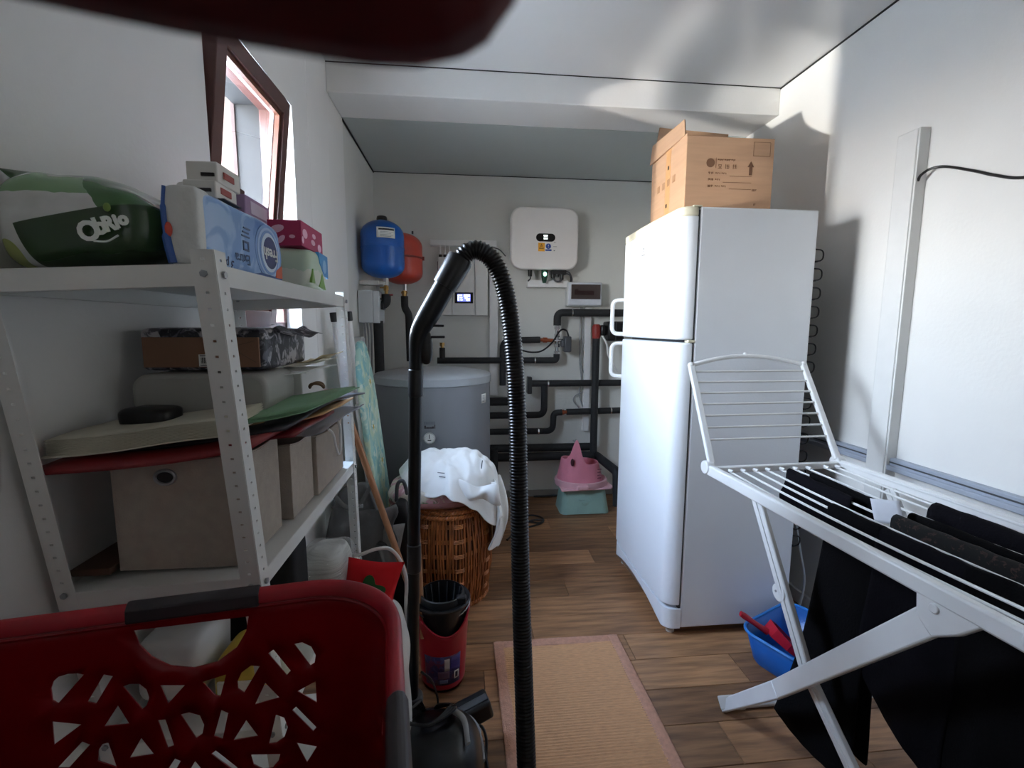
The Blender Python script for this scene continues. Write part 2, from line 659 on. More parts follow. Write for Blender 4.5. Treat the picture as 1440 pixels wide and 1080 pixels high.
gp.box(XR - 0.004, XR, YF, YB, ZC - 0.006, ZC).box(XN, XR, YB - 0.004, YB, ZC - 0.003, ZC)
gp.box(XN - 0.001, XN + 0.004, 2.54, YK, ZN - 0.008, ZN).box(XN, XR, YK - 0.004, YK, ZN - 0.004, ZN)
struct('trim_1', gp, M['gap'], smooth=0)
struct('baseboard_right', MB().box(XR - 0.016, XR, YF, YK, 0, 0.062), M['trimw'], bevel=0.004, smooth=0)
struct('baseboard_back', MB().box(XN, XR, YK - 0.014, YK, 0, 0.05), mat('grey_skirting', S(150, 146, 140), 0.5), bevel=0.003, smooth=0)

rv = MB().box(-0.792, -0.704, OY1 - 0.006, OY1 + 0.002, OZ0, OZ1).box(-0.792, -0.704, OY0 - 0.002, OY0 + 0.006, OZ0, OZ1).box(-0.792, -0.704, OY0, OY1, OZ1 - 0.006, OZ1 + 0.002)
struct('trim_2', rv, mat('shaded_reveal', S(34, 33, 33), 0.8), smooth=0)  # shade on the outer reveal is put into this near-black colour
struct('trim_3', MB().box(-0.80, -0.788, OY1 - 0.012, OY1 + 0.03, OZ0, OZ1), mat('pink_corner_bead', S(64, 48, 44), 0.8), smooth=0)

# window: fixed brown frame, tilted sash with its pane, handle
LEFT_SCALE = 0.764                      # shelving side of the room is scaled down by this about the camera position
scale_about_camera(LEFT_SCALE, 0.2964)
WY0, WY1, WZ0, WZ1 = 1.615, 2.375, 1.24, 2.262
win = thing('window_1', 'brown framed window in the left wall, tilted open inwards', None, (-0.84, 1.95, WZ0), kind='structure')
frm = MB()
xa, xb = -0.92, -0.855
frm.box(xa, xb, WY0, WY0 + 0.05, WZ0, WZ1).box(xa, xb, WY1 - 0.03, WY1, WZ0, WZ1)
frm.box(xa, xb, WY0, WY1, WZ0, WZ0 + 0.035).box(xa, xb, WY0, WY1, WZ1 - 0.035, WZ1)
obj('frame', frm, M['brown'], win, bevel=0.004)
TL = math.atan(0.105 / 0.90)
sy0, sy1, sh, st = WY0 + 0.012, 2.222, 0.945, 0.062   # sash extents
PIV = Vector((-0.848, 0, 1.262))


def sash_pt(u, y, h):
    """u = distance into the room from the sash's room face (negative is outwards), h = height along the sash"""
    return Vector((PIV.x + h * math.sin(TL) + u * math.cos(TL), y, PIV.z + h * math.cos(TL) - u * math.sin(TL)))


def sash_box(mb, u0, u1, y0, y1, h0, h1):
    vs = [sash_pt(u, yy, h) for u in (u0, u1) for yy in (y0, y1) for h in (h0, h1)]
    mb.add(vs, [(0, 1, 3, 2), (4, 6, 7, 5), (0, 4, 5, 1), (2, 3, 7, 6), (0, 2, 6, 4), (1, 5, 7, 3)])


sm = MB()
bw = 0.058
sash_box(sm, -st, 0, sy0, sy0 + bw, 0, sh)
sash_box(sm, -st, 0, sy1 - bw, sy1, 0, sh)
sash_box(sm, -st, 0, sy0 + bw, sy1 - bw, 0, bw)
sash_box(sm, -st, 0, sy0 + bw, sy1 - bw, sh - bw, sh)
sash = obj('sash', sm, M['brown'], win, bevel=0.003)
bd = MB()
b2 = 0.018
for (a, b, c, d) in ((sy0 + bw, sy0 + bw + b2, bw, sh - bw), (sy1 - bw - b2, sy1 - bw, bw, sh - bw)):
    sash_box(bd, -0.03, -0.012, a, b, c, d)
for (c, d) in ((bw, bw + b2), (sh - bw - b2, sh - bw)):
    sash_box(bd, -0.03, -0.012, sy0 + bw, sy1 - bw, c, d)
obj('glazing_bead', bd, mat('brown_bead', S(98, 62, 48), 0.3), sash, bevel=0.003)
pn = MB()
sash_box(pn, -0.036, -0.032, sy0 + bw, sy1 - bw, bw, sh - bw)
obj('pane', pn, M['glass'], sash, smooth=0)
sp = MB()
for (a, b, c, d) in ((sy0 + bw, sy0 + bw + 0.012, bw, sh - bw), (sy1 - bw - 0.012, sy1 - bw, bw, sh - bw), (sy0 + bw, sy1 - bw, bw, bw + 0.012),
                     (sy0 + bw, sy1 - bw, sh - bw - 0.012, sh - bw)):
    sash_box(sp, -0.052, -0.038, a, b, c, d)
obj('spacer', sp, M['steel'], sash)
hd = MB()
sash_box(hd, 0, 0.012, sy0 + 0.012, sy0 + 0.044, 0.42, 0.49)
sash_box(hd, 0.012, 0.04, sy0 + 0.02, sy0 + 0.036, 0.44, 0.47)
sash_box(hd, 0.03, 0.042, sy0 + 0.02, sy0 + 0.14, 0.44, 0.466)
obj('window_handle', hd, M['brown'], win, bevel=0.004)
struct('window_sill', MB().box(-1.12, -0.92, WY0 - 0.03, WY1 + 0.03, WZ0 - 0.03, WZ0 - 0.002), M['trimw'], win, bevel=0.004)

scale_about_camera()

# what stands outside that window
hs = thing('neighbouring_house', 'pale pink rendered house seen through the tilted window', 'house', (-6.5, 10, 0), kind='structure')
obj('wall', MB().box(-9.0, -4.6, 9.5, 12.5, -1, 8.1), mat('pink_render', S(70, 59, 54), 0.9, var=0.05), hs)
obj('corner_pillar', MB().box(-4.75, -4.45, 9.3, 9.6, -1, 8.2), mat('pink_trim', S(66, 50, 46), 0.9), hs, bevel=0.02)
obj('gable_wall', MB().box(-4.6, -1.6, 10.8, 12.4, -1, 8.2), mat('grey_render', S(40, 39, 38), 0.9, var=0.05), hs)
obj('roof', MB().prism([(-9.3, 8.1), (-1.2, 8.2), (-1.2, 8.4), (-5.2, 10.2), (-9.3, 8.4)], lambda u, v, q: (u, q, v), 9.2, 12.8),
    mat('roof_brown', S(44, 36, 34), 0.8), hs)
obj('drain_pipe', MB().cyl((-3.2, 10.74, -1), (-3.2, 10.74, 8.1), 0.06), mat('dim_pipe', S(60, 58, 56), 0.6), hs)
ground = struct('ground', MB().box(-30, -1.2, -20, 40, -1.1, -1.0), mat('pale_concrete', S(196, 186, 172), 0.9, var=0.08), smooth=0)

# cable ducts on the right wall
dk = thing('cable_duct', 'white vertical cable duct running up the right wall', 'cable duct', (1.51, 1.52, 0.06))
obj('duct_body', MB().box(1.492, XR, 1.476, 1.56, 0.062, 1.915), M['trimw'], dk, bevel=0.002)
obj('duct_lid', MB().box(1.488, 1.494, 1.482, 1.554, 0.062, 1.912), M['trimw'], dk, bevel=0.002)
dr = thing('wall_rail', 'pale blue-grey rail running along the right wall behind the drying rack', 'rail', (1.51, 0.6, 0.76))
rl = mat('bluegrey_rail', S(160, 167, 180), 0.4, var=0.03)
obj('rail_body', MB().box(1.505, XR, -1.0, 2.5, 0.757, 0.80), rl, dr, bevel=0.004)
obj('rail_lip', MB().box(1.494, 1.507, -1.0, 2.5, 0.757, 0.775), rl, dr, bevel=0.003)
obj('rail_groove', MB().box(1.5035, 1.506, -1.0, 2.5, 0.783, 0.788), M['darkgrey'], dr)
cb = smooth_path([(1.503, 1.478, 1.745), (1.500, 1.466, 1.760), (1.512, 1.445, 1.774), (1.522, 1.406, 1.768), (1.522, 1.318, 1.727), (1.522, 1.258, 1.696), (1.522, 1.185, 1.668), (1.522, 1.05, 1.655),
                  (1.522, 0.8, 1.67), (1.522, 0.5, 1.72)], 8)
tag(obj('black_cable', MB().tube(cb, 0.0042, 8), M['black']), 'thin black cable leaving the duct on the right wall', 'cable')

# ------------------------------------------------------------------ back wall equipment
# inverter
iv = thing('inverter', 'white rounded square inverter box with a small display high on the back wall', 'inverter', (0.54, 3.27, 1.63))


def rrect(x0, x1, z0, z1, r, n=8):
    out = []
    for cx, cz, a0 in ((x1 - r, z1 - r, 0), (x0 + r, z1 - r, PI / 2), (x0 + r, z0 + r, PI), (x1 - r, z0 + r, 1.5 * PI)):
        for k in range(n + 1):
            a = a0 + PI / 2 * k / n
            out.append((cx + r * math.cos(a), cz + r * math.sin(a)))
    return out


XZ = lambda u, v, q: (u, q, v)
obj('casing', MB().prism(rrect(0.312, 0.772, 1.648, 2.055, 0.075), XZ, 3.20, 3.275), mat('inverter_white', S(232, 228, 224), 0.45, var=0.01), iv, bevel=0.012, seg=3)
obj('back_plate', MB().prism(rrect(0.325, 0.76, 1.66, 2.04, 0.07), XZ, 3.275, 3.325), M['darkgrey'], iv)
dsp = obj('display', MB().prism(rrect(0.482, 0.612, 1.831, 1.883, 0.0255), XZ, 3.196, 3.204), M['gloss_black'], iv)
MLED = mat('lit_display', S(230, 240, 235), 0.4, emit=(0.85, 1, 0.95, 1), emit_s=1.6)
leds = MB()
leds.box(0.533, 0.56, 3.1945, 3.1965, 1.864, 1.874)
for k in range(3):
    leds.box(0.534 + k * 0.0095, 0.541 + k * 0.0095, 3.1945, 3.1965, 1.845, 1.857)
obj('display_readout', leds, MLED, dsp)
MY, MBl = mat('warning_yellow', S(232, 166, 48), 0.5), mat('mandatory_blue', S(44, 78, 160), 0.5)
s1 = obj('warning_sticker', MB().box(0.497, 0.541, 3.1965, 3.2, 1.766, 1.822), MY, iv)
obj('warning_triangle', MB().prism([(0.503, 1.783), (0.535, 1.783), (0.519, 1.816)], XZ, 3.1955, 3.1966), M['darkink'], s1)
obj('triangle_inside', MB().prism([(0.508, 1.786), (0.530, 1.786), (0.519, 1.809)], XZ, 3.1948, 3.1957), MY, s1)
text('warning_mark', '!', (0.519, 3.1946, 1.7955), (1, 0, 0), (0, 0, 1), 0.022, M['darkink'], s1)
s2 = obj('manual_sticker', MB().box(0.543, 0.592, 3.1965, 3.2, 1.766, 1.822), M['paper'], iv)
obj('blue_disc', MB().prism([(0.566 + 0.018 * math.cos(a * PI / 12), 1.80 + 0.018 * math.sin(a * PI / 12)) for a in range(24)], XZ, 3.1955, 3.1966), MBl, s2)
obj('blue_strip', MB().box(0.546, 0.588, 3.1955, 3.1966, 1.769, 1.78), MBl, s2)
text('mandatory_mark', '!', (0.566, 3.195, 1.80), (1, 0, 0), (0, 0, 1), 0.03, M['paper'], s2)
tag(obj('led_marks', MB().box(0.60, 0.625, 3.1985, 3.2, 1.798, 1.80).box(0.603, 0.611, 3.1985, 3.2, 1.77, 1.775).box(0.607, 0.614, 3.1985, 3.2, 1.823, 1.827), M['darkgrey'], iv), kind='stuff')
cn = MB()
for x, hgt in ((0.45, 0.05), (0.555, 0.03), (0.61, 0.06), (0.64, 0.05), (0.672, 0.07)):
    cn.tube([(x, 3.25, 1.655), (x, 3.25, 1.655 - hgt)], 0.014, 12)
cn.box(0.60, 0.70, 3.23, 3.29, 1.62, 1.655)
tag(obj('cable_glands', cn, M['black'], iv), kind='stuff')
dg_ = obj('dongle', MB().tube([(0.548, 3.235, 1.65), (0.548, 3.235, 1.60), (0.548, 3.235, 1.575), (0.548, 3.235, 1.56)], [0.022, 0.022, 0.016, 0.012], 14),
          mat('dark_green_plastic', S(26, 70, 52), 0.4), iv)
obj('dongle_light', MB().ball((0.548, 3.212, 1.618), 0.012, 0.006, 0.014), mat('green_led', S(150, 255, 210), 0.4, emit=(0.45, 1, 0.72, 1), emit_s=3.0), dg_)
lp = MB()
lp.tube(smooth_path([(0.61, 3.25, 1.6), (0.63, 3.235, 1.572), (0.66, 3.235, 1.575), (0.672, 3.25, 1.6)]), 0.007, 8)
lp.tube(smooth_path([(0.68, 3.25, 1.64), (0.72, 3.24, 1.635), (0.745, 3.26, 1.60), (0.755, 3.3, 1.58)]), 0.005, 8)
lp.tube(smooth_path([(0.69, 3.25, 1.63), (0.725, 3.24, 1.618), (0.74, 3.27, 1.59), (0.742, 3.3, 1.57)]), 0.005, 8)
lp.tube(smooth_path([(0.45, 3.25, 1.61), (0.452, 3.25, 1.59), (0.44, 3.27, 1.575)]), 0.005, 8)
obj('cable_loop', lp, M['darkgrey'], iv)
tag(obj('cable_tray', MB().box(0.436, 0.722, 3.27, YK, 1.535, 1.584), M['white'], bevel=0.003), 'short white cable tray under the inverter', 'cable tray')

# breaker panel
bp_ = thing('breaker_panel', 'small white breaker panel with a smoked window on the back wall', 'breaker panel', (0.838, 3.3, 1.405))
obj('casing', MB().box(0.714, 0.964, 3.255, YK, 1.405, 1.572), M['lightgrey'], bp_, bevel=0.008)
obj('cover', MB().box(0.722, 0.957, 3.243, 3.257, 1.412, 1.566), mat('panel_cover', S(204, 208, 216), 0.4), bp_, bevel=0.006)
br = MB()
br.box(0.74, 0.944, 3.240, 3.2425, 1.455, 1.552)
brk = obj('breaker_bay', br, mat('bay_brown', S(168, 148, 140), 0.5), bp_)
obj('breaker_row', MB().box(0.762, 0.90, 3.237, 3.2405, 1.482, 1.512).box(0.764, 0.786, 3.2365, 3.2405, 1.512, 1.522), mat('breaker_red', S(112, 48, 50), 0.5), brk)
obj('smoked_window', MB().box(0.738, 0.946, 3.232, 3.235, 1.453, 1.554), clear_mat('smoked_glass', (0.62, 0.6, 0.6, 1), gloss=0.2), bp_, bevel=0.001)
tag(obj('narrow_cable_duct', MB().box(0.86, 0.905, 3.305, YK, 0.5, 1.40), M['white'], bevel=0.002), 'narrow white duct dropping from the breaker panel', 'cable duct')
hc = MB()
hc.tube(smooth_path([(0.83, 3.32, 1.4), (0.826, 3.318, 1.2), (0.83, 3.318, 1.0), (0.845, 3.318, 0.88), (0.83, 3.318, 0.78), (0.85, 3.318, 0.70), (0.87, 3.31, 0.67)]), 0.005, 7)
hc.tube(smooth_path([(0.845, 3.32, 1.4), (0.85, 3.318, 1.15), (0.838, 3.318, 1.0), (0.87, 3.318, 0.9), (0.865, 3.318, 0.8), (0.80, 3.318, 0.76), (0.79, 3.318, 0.72), (0.83, 3.31, 0.67)]), 0.004, 7)
tag(obj('hanging_cables', hc, M['grey']), 'thin grey cables hanging below the breaker panel', 'cable')

# controller with screen, ducts
ct = thing('heating_controller', 'white wall unit with three front panels and a lit blue screen', 'boiler', (-0.01, 3.29, 1.335))
obj('casing', MB().box(-0.176, 0.16, 3.268, YK - 0.002, 1.337, 1.724), M['white'], ct, bevel=0.004)
for a, b in ((-0.176, -0.086), (-0.082, 0.068), (0.072, 0.16)):
    obj('front_panel', MB().box(a, b, 3.25 if a != -0.082 else 3.254, 3.268, 1.337, 1.724), mat('unit_front', S(222, 221, 216), 0.4, var=0.01), ct, bevel=0.003)
sc_ = obj('screen', MB().box(-0.066, 0.058, 3.249, 3.256, 1.418, 1.491), M['gloss_black'], ct, bevel=0.002)
obj('screen_glow', MB().box(-0.048, 0.04, 3.2475, 3.2492, 1.43, 1.48), mat('screen_blue', S(50, 60, 200), 0.3, emit=(0.16, 0.2, 0.85, 1), emit_s=1.4), sc_)
gl = MB()
for (a, b, c, d) in ((-0.046, -0.035, 1.435, 1.475), (-0.032, -0.016, 1.468, 1.476), (-0.03, -0.014, 1.452, 1.46), (-0.028, -0.012, 1.437, 1.444), (-0.005, 0.038, 1.46, 1.478),
                     (0.002, 0.02, 1.447, 1.458), (0.012, 0.036, 1.434, 1.452)):
    gl.box(a, b, 3.2468, 3.2477, c, d)
obj('screen_readout', gl, mat('screen_white', S(220, 225, 255), 0.3, emit=(0.8, 0.85, 1, 1), emit_s=1.5), sc_)
gg = MB()
ww = MB()
for x in (-0.16, -0.13, -0.10):
    gg.cyl((x, 3.29, 1.722), (x, 3.29, 1.745), 0.011)
    ww.cyl((x, 3.29, 1.74), (x, 3.295, 1.82), 0.0045, n=8)
obj('cable_glands', gg, M['black'], ct)
obj('supply_cables', ww, M['white'], ct)
obj('side_vent', MB().box(-0.182, -0.175, 3.29, 3.33, 1.36, 1.42).box(-0.182, -0.175, 3.29, 3.33, 1.64, 1.70), M['darkgrey'], ct)
dh = thing('wide_cable_duct', 'horizontal white cable duct above the unit with the screen', 'cable duct', (0, 3.32, 1.81))
obj('duct_body', MB().box(-0.228, 0.222, 3.29, YK, 1.806, 1.846), M['white'], dh, bevel=0.002)
obj('duct_lid', MB().box(-0.226, 0.220, 3.286, 3.292, 1.81, 1.842), M['white'], dh, bevel=0.001)
dv = thing('tall_cable_duct', 'vertical white cable duct right of the unit with the screen', 'cable duct', (0.2, 3.32, 0.77))
obj('duct_body', MB().box(0.172, 0.232, 3.30, YK, 0.77, 1.805), M['white'], dv, bevel=0.002)
obj('duct_lid', MB().box(0.175, 0.229, 3.296, 3.302, 0.775, 1.80), M['white'], dv, bevel=0.001)
tag(obj('antenna_wire', MB().tube(smooth_path([(0.19, 3.285, 1.80), (0.24, 3.28, 1.785), (0.285, 3.3, 1.745)]), 0.004, 8), M['darkgrey']),
    'short dark wire sticking out beside the horizontal duct', 'wire')
tag(obj('black_box', MB().box(0.262, 0.30, 3.29, YK, 1.28, 1.39), M['black'], bevel=0.004), 'small black box behind the vacuum hose on the back wall', 'box')

# insulated pipes, each run a thing with its clips / copper pieces
PR = 0.0225


def pipe(label, pts, r=PR, bend=0.06, clips=(), copper=(), name='insulated_pipe'):
    t = thing(name, label, 'pipe', (pts[0][0], pts[0][1], min(p[2] for p in pts)))
    obj('insulation', MB().tube(bend_path(pts, bend, 6), r, 14), M['foam'], t)
    for (p, ax) in clips:
        p = Vector(p)
        a = Vector((1, 0, 0)) if ax == 'x' else Vector((0, 0, 1))
        mb = MB().tube([p - a * 0.005, p + a * 0.005], r + 0.003, 14)
        mb.tube([p + Vector((0, 0.02, 0)), (p.x, YK, p.z)], 0.006, 8)
        obj('pipe_clip', mb, M['chrome'], t)
    for (a, b, rr) in copper:
        obj('copper_end', MB().tube([a, b], rr, 12), M['copper'], t)
    return t


Y = 3.25
pipe('black pipe run bending up beside the tall white duct', [(0.263, Y, 0.85), (0.263, Y, 1.165), (0.525, Y, 1.17)], copper=(((0.52, Y, 1.17), (0.62, Y, 1.165), 0.013), ((0.545, Y, 1.169), (0.575, Y, 1.168), 0.019)))
pipe('black pipe running behind the boiler top up to the valve', [(-0.19, Y, 1.026), (0.645, Y, 1.026), (0.645, Y, 1.07)], bend=0.03, clips=(((0.49, Y, 1.026), 'x'),))
pipe('black pipe elbow leading from the valve right behind the fridge', [(0.645, Y, 1.27), (0.645, Y, 1.36), (1.12, Y, 1.36)], r=0.026, bend=0.075, clips=(((0.75, Y, 1.36), 'x'),))
pipe('black vertical pipe under the red pump', [(0.92, Y - 0.03, 0.36), (0.92, Y - 0.03, 1.19)], r=0.026)
pipe('black pipe running level across the middle of the back wall', [(0.44, Y, 0.862), (1.12, Y, 0.862)], r=0.024, clips=(((0.585, Y, 0.862), 'x'),))
pipe('black pipe dropping from the level pipe and bending left', [(0.56, Y, 0.845), (0.56, Y, 0.635), (0.16, Y, 0.635)], bend=0.05, r=0.024)
pipe('black stepped pipe low on the back wall', [(0.16, Y, 0.517), (0.625, Y, 0.517), (0.63, Y, 0.648), (0.69, Y, 0.652)], bend=0.045, clips=(((0.52, Y, 0.517), 'x'),),
     copper=(((0.67, Y, 0.652), (0.74, Y, 0.654), 0.013), ((0.69, Y, 0.652), (0.705, Y, 0.653), 0.019)))
pipe('black pipe continuing right from the copper joint', [(0.725, Y, 0.654), (1.12, Y, 0.66)], clips=(((1.05, Y, 0.659), 'x'),))
pipe('short black pipe stub beside the boiler', [(0.13, Y, 0.735), (0.33, Y, 0.735)], r=0.03)
pipe('thick black pipe lying upper of two near the floor', [(0.16, Y, 0.395), (0.945, Y, 0.395)], r=0.028, clips=(((0.80, Y, 0.42), 'x'),))
pipe('thick black pipe lying lower of two, turning toward the fridge', [(0.22, Y - 0.02, 0.335), (0.945, Y - 0.02, 0.335), (0.982, 2.87, 0.322), (0.985, 2.85, 0.10)], r=0.03, bend=0.03)
pipe('black vertical pipe right of the boiler', [(0.195, Y - 0.04, 0.02), (0.195, Y - 0.04, 0.40)], r=0.032)
pipe('black pipe below the red tank', [(-0.39, 3.15, 1.455), (-0.39, 3.15, 1.38), (-0.365, 3.15, 1.34), (-0.362, 3.15, 1.03)], r=0.024, bend=0.02)
pipe('black pipe beside the boiler under the grey wall box', [(-0.50, 2.80, 1.29), (-0.50, 2.80, 0.9), (-0.50, 2.85, 0.03)], r=0.028, bend=0.02)
t = thing('vent_stub', 'short upright pipe with brass cap behind the boiler', 'valve', (-0.155, Y, 1.03))
obj('insulation', MB().tube([(-0.155, Y, 1.03), (-0.155, Y, 1.115)], 0.02, 12), M['foam'], t)
obj('brass_cap', MB().tube([(-0.155, Y, 1.11), (-0.155, Y, 1.125), (-0.155, Y, 1.127), (-0.155, Y, 1.15)], [0.012, 0.012, 0.017, 0.017], 8), M['brass'], t, smooth=30)
vl = thing('motor_valve', 'chrome valve with black motor head on the back wall pipes', 'valve', (0.645, Y, 1.06))
vb = MB().tube([(0.645, Y, 1.06), (0.645, Y, 1.29)], 0.012, 12)
for z in (1.08, 1.13, 1.2, 1.255):
    vb.tube([(0.645, Y, z - 0.012), (0.645, Y, z + 0.012)], 0.02, 6)
vb.tube([(0.6, Y, 1.165), (0.69, Y, 1.165)], 0.012, 10)
obj('valve_body', vb, M['chrome'], vl, smooth=30)
obj('motor_head', MB().box(0.69, 0.738, 3.19, 3.27, 1.085, 1.195).box(0.67, 0.70, 3.215, 3.26, 1.12, 1.17), M['darkgrey'], vl, bevel=0.008)
obj('copper_tee', MB().tube([(0.645, Y, 1.285), (0.655, Y, 1.31)], 0.015, 10), M['copper'], vl)
obj('motor_cable', MB().tube(smooth_path([(0.72, 3.21, 1.195), (0.70, 3.2, 1.235), (0.66, 3.21, 1.235), (0.60, 3.2, 1.15), (0.53, 3.2, 1.095), (0.46, 3.21, 1.085), (0.38, 3.25, 1.10)]), 0.006, 8), M['black'], vl)
obj('black_sensor', MB().box(0.437, 0.468, 3.22, 3.29, 0.79, 0.91), M['black'], vl, bevel=0.005)
pm = thing('circulation_pump', 'pump with red collar and black motor beside the fridge', 'pump', (0.95, Y - 0.03, 1.18))
obj('red_collar', MB().tube([(0.92, Y - 0.03, 1.18), (0.92, Y - 0.03, 1.20), (0.92, Y - 0.03, 1.265), (0.92, Y - 0.03, 1.28)], [0.026, 0.031, 0.031, 0.02], 16), mat('pump_red', S(140, 44, 38), 0.5), pm)
obj('pump_motor', MB().box(0.945, 0.985, 3.19, 3.25, 1.2, 1.275).box(0.985, 1.10, 3.15, 3.29, 1.165, 1.30), M['black'], pm, bevel=0.012)
obj('pump_seam', MB().box(1.035, 1.041, 3.148, 3.292, 1.17, 1.295), M['darkgrey'], pm)
obj('pump_cable', MB().tube(smooth_path([(0.955, 3.19, 1.2), (0.985, 3.18, 1.14), (1.0, 3.19, 1.07), (1.04, 3.2, 1.0), (1.08, 3.22, 0.95)]), 0.007, 8), M['white'], pm)

# expansion tanks
def exp_tank(cx, cy, z0, z1, r, m, t, seam):
    hh = z1 - z0
    pr = [(0.0, z0)]
    for k in range(1, 7):
        a = PI / 2 * k / 6
        pr.append((r * math.sin(a), z0 + 0.07 * (1 - math.cos(a))))
    pr += [(r, z0 + seam - 0.006), (r + 0.003, z0 + seam), (r, z0 + seam + 0.006)]
    for k in range(0, 7):
        a = PI / 2 * k / 6
        pr.append((r * math.cos(a), z1 - 0.085 + 0.085 * math.sin(a)))
    return obj('tank_shell', MB().lathe((cx, cy, 0), pr, 40), m, t)


bt = thing('blue_expansion_tank', 'blue expansion tank with black cap on the left niche wall', 'tank', (-0.468, 2.83, 1.54))
sh_ = exp_tank(-0.468, 2.83, 1.535, 1.862, 0.122, M['bluetank'], bt, 0.17)
obj('black_cap', MB().lathe((-0.468, 2.83, 0), [(0.030, 1.852), (0.030, 1.87), (0.027, 1.882), (0.018, 1.886)], 20), M['black'], bt)


def curved_label(cx, cy, r, a0, a1, z0, z1, n=8):
    return MB().grid(lambda u, v: (cx + r * math.cos(a0 + (a1 - a0) * u), cy + r * math.sin(a0 + (a1 - a0) * u), z0 + (z1 - z0) * v), n, 1)


lb = obj('label', curved_label(-0.468, 2.83, 0.1235, math.radians(-95), math.radians(-47), 1.745, 1.802), M['paper'], bt, solid=0.0006)
obj('label_heading', curved_label(-0.468, 2.83, 0.1245, math.radians(-90), math.radians(-50), 1.786, 1.795), M['darkink'], lb)
tl = MB()
for k in range(4):
    a1 = -58 + (k % 2) * 6
    tl.add(curved_label(-0.468, 2.83, 0.1245, math.radians(-86), math.radians(a1), 1.752 + k * 0.008, 1.754 + k * 0.008).v, [(i, i + 1, i + 10, i + 9) for i in range(8)])
obj('label_lines', tl, M['grey'], lb)
obj('brass_valve', MB().tube([(-0.455, 2.83, 1.545), (-0.455, 2.83, 1.43)], 0.010, 10).tube([(-0.455, 2.83, 1.49), (-0.455, 2.83, 1.465)], 0.016, 6)
    .box(-0.49, -0.455, 2.825, 2.835, 1.478, 1.486), M['brass'], bt)
obj('chrome_nut', MB().tube([(-0.455, 2.83, 1.54), (-0.455, 2.83, 1.495)], 0.017, 6), M['chrome'], bt, smooth=20)
obj('red_lever', MB().box(-0.452, -0.415, 2.815, 2.83, 1.436, 1.446), mat('lever_red', S(130, 40, 40), 0.5), bt, bevel=0.003)
obj('tank_bracket', MB().box(XN, -0.49, 2.80, 2.86, 1.495, 1.522).box(XN, -0.452, 2.815, 2.845, 1.50, 1.517), M['offwhite'], bt, bevel=0.003)
obj('black_elbow', MB().tube(bend_path([(-0.455, 2.83, 1.445), (-0.455, 2.83, 1.385), (-0.56, 2.83, 1.375)], 0.06, 6), 0.026, 12), M['foam'], bt)
rt = thing('red_expansion_tank', 'red expansion tank on the back wall behind the blue one', 'tank', (-0.40, 3.15, 1.53))
exp_tank(-0.40, 3.15, 1.53, 1.855, 0.13, M['redtank'], rt, 0.165)
obj('clamp_band', MB().lathe((-0.40, 3.15, 0), [(0.131, 1.69), (0.134, 1.692), (0.134, 1.70), (0.131, 1.702)], 40).box(-0.27, -0.258, 3.14, 3.16, 1.685, 1.708), mat('band_red', S(120, 38, 30), 0.5), rt)
obj('chrome_nut', MB().tube([(-0.385, 3.15, 1.532), (-0.385, 3.15, 1.49)], 0.014, 10), M['chrome'], rt)
obj('brass_valve', MB().tube([(-0.39, 3.15, 1.49), (-0.39, 3.15, 1.45)], 0.016, 8).tube([(-0.41, 3.15, 1.478), (-0.37, 3.15, 1.478)], 0.007, 8), M['brass'], rt)
obj('air_valve', MB().cyl((-0.33, 3.15, 1.85), (-0.33, 3.15, 1.868), 0.006), M['black'], rt)
obj('tank_bracket', MB().box(-0.43, -0.37, 3.26, YK, 1.66, 1.73), M['steel'], rt)

jb = thing('control_box', 'light grey control box on the left niche wall under the blue tank', 'box', (-0.55, 2.82, 1.275))
obj('box_body', MB().box(XN, -0.518, 2.745, 2.93, 1.277, 1.462), M['lightgrey'], jb, bevel=0.006)
obj('box_lid', MB().prism([(2.75, 1.277), (2.93, 1.277), (2.93, 1.44), (2.90, 1.455), (2.75, 1.46)], lambda u, v, q: (q, u, v), -0.518, -0.484), M['lightgrey'], jb, bevel=0.004)
obj('switch', MB().box(-0.486, -0.468, 2.80, 2.88, 1.355, 1.39), M['black'], jb, bevel=0.003)
obj('indicator', MB().box(-0.486, -0.478, 2.80, 2.82, 1.41, 1.422), M['black'], jb)
obj('box_foot', MB().box(-0.52, -0.485, 2.76, 2.93, 1.283, 1.288), M['darkgrey'], jb)
gc = MB()
for x, yv in ((-0.575, 2.78), (-0.56, 2.79), (-0.545, 2.8)):
    gc.tube(smooth_path([(x, yv, 1.28), (x + 0.004, yv, 1.2), (x - 0.003, yv + 0.02, 1.0), (x, yv + 0.02, 0.6)]), 0.006, 8)
tag(obj('grey_cables', gc, M['grey']), 'grey cables dropping below the grey control box', 'cable')
tag(obj('socket_box', MB().box(XN, -0.555, 2.60, 2.67, 1.13, 1.20).box(-0.556, -0.55, 2.605, 2.665, 1.135, 1.195), M['lightgrey'], bevel=0.004), 'small grey socket on the niche wall behind the ironing board', 'socket')

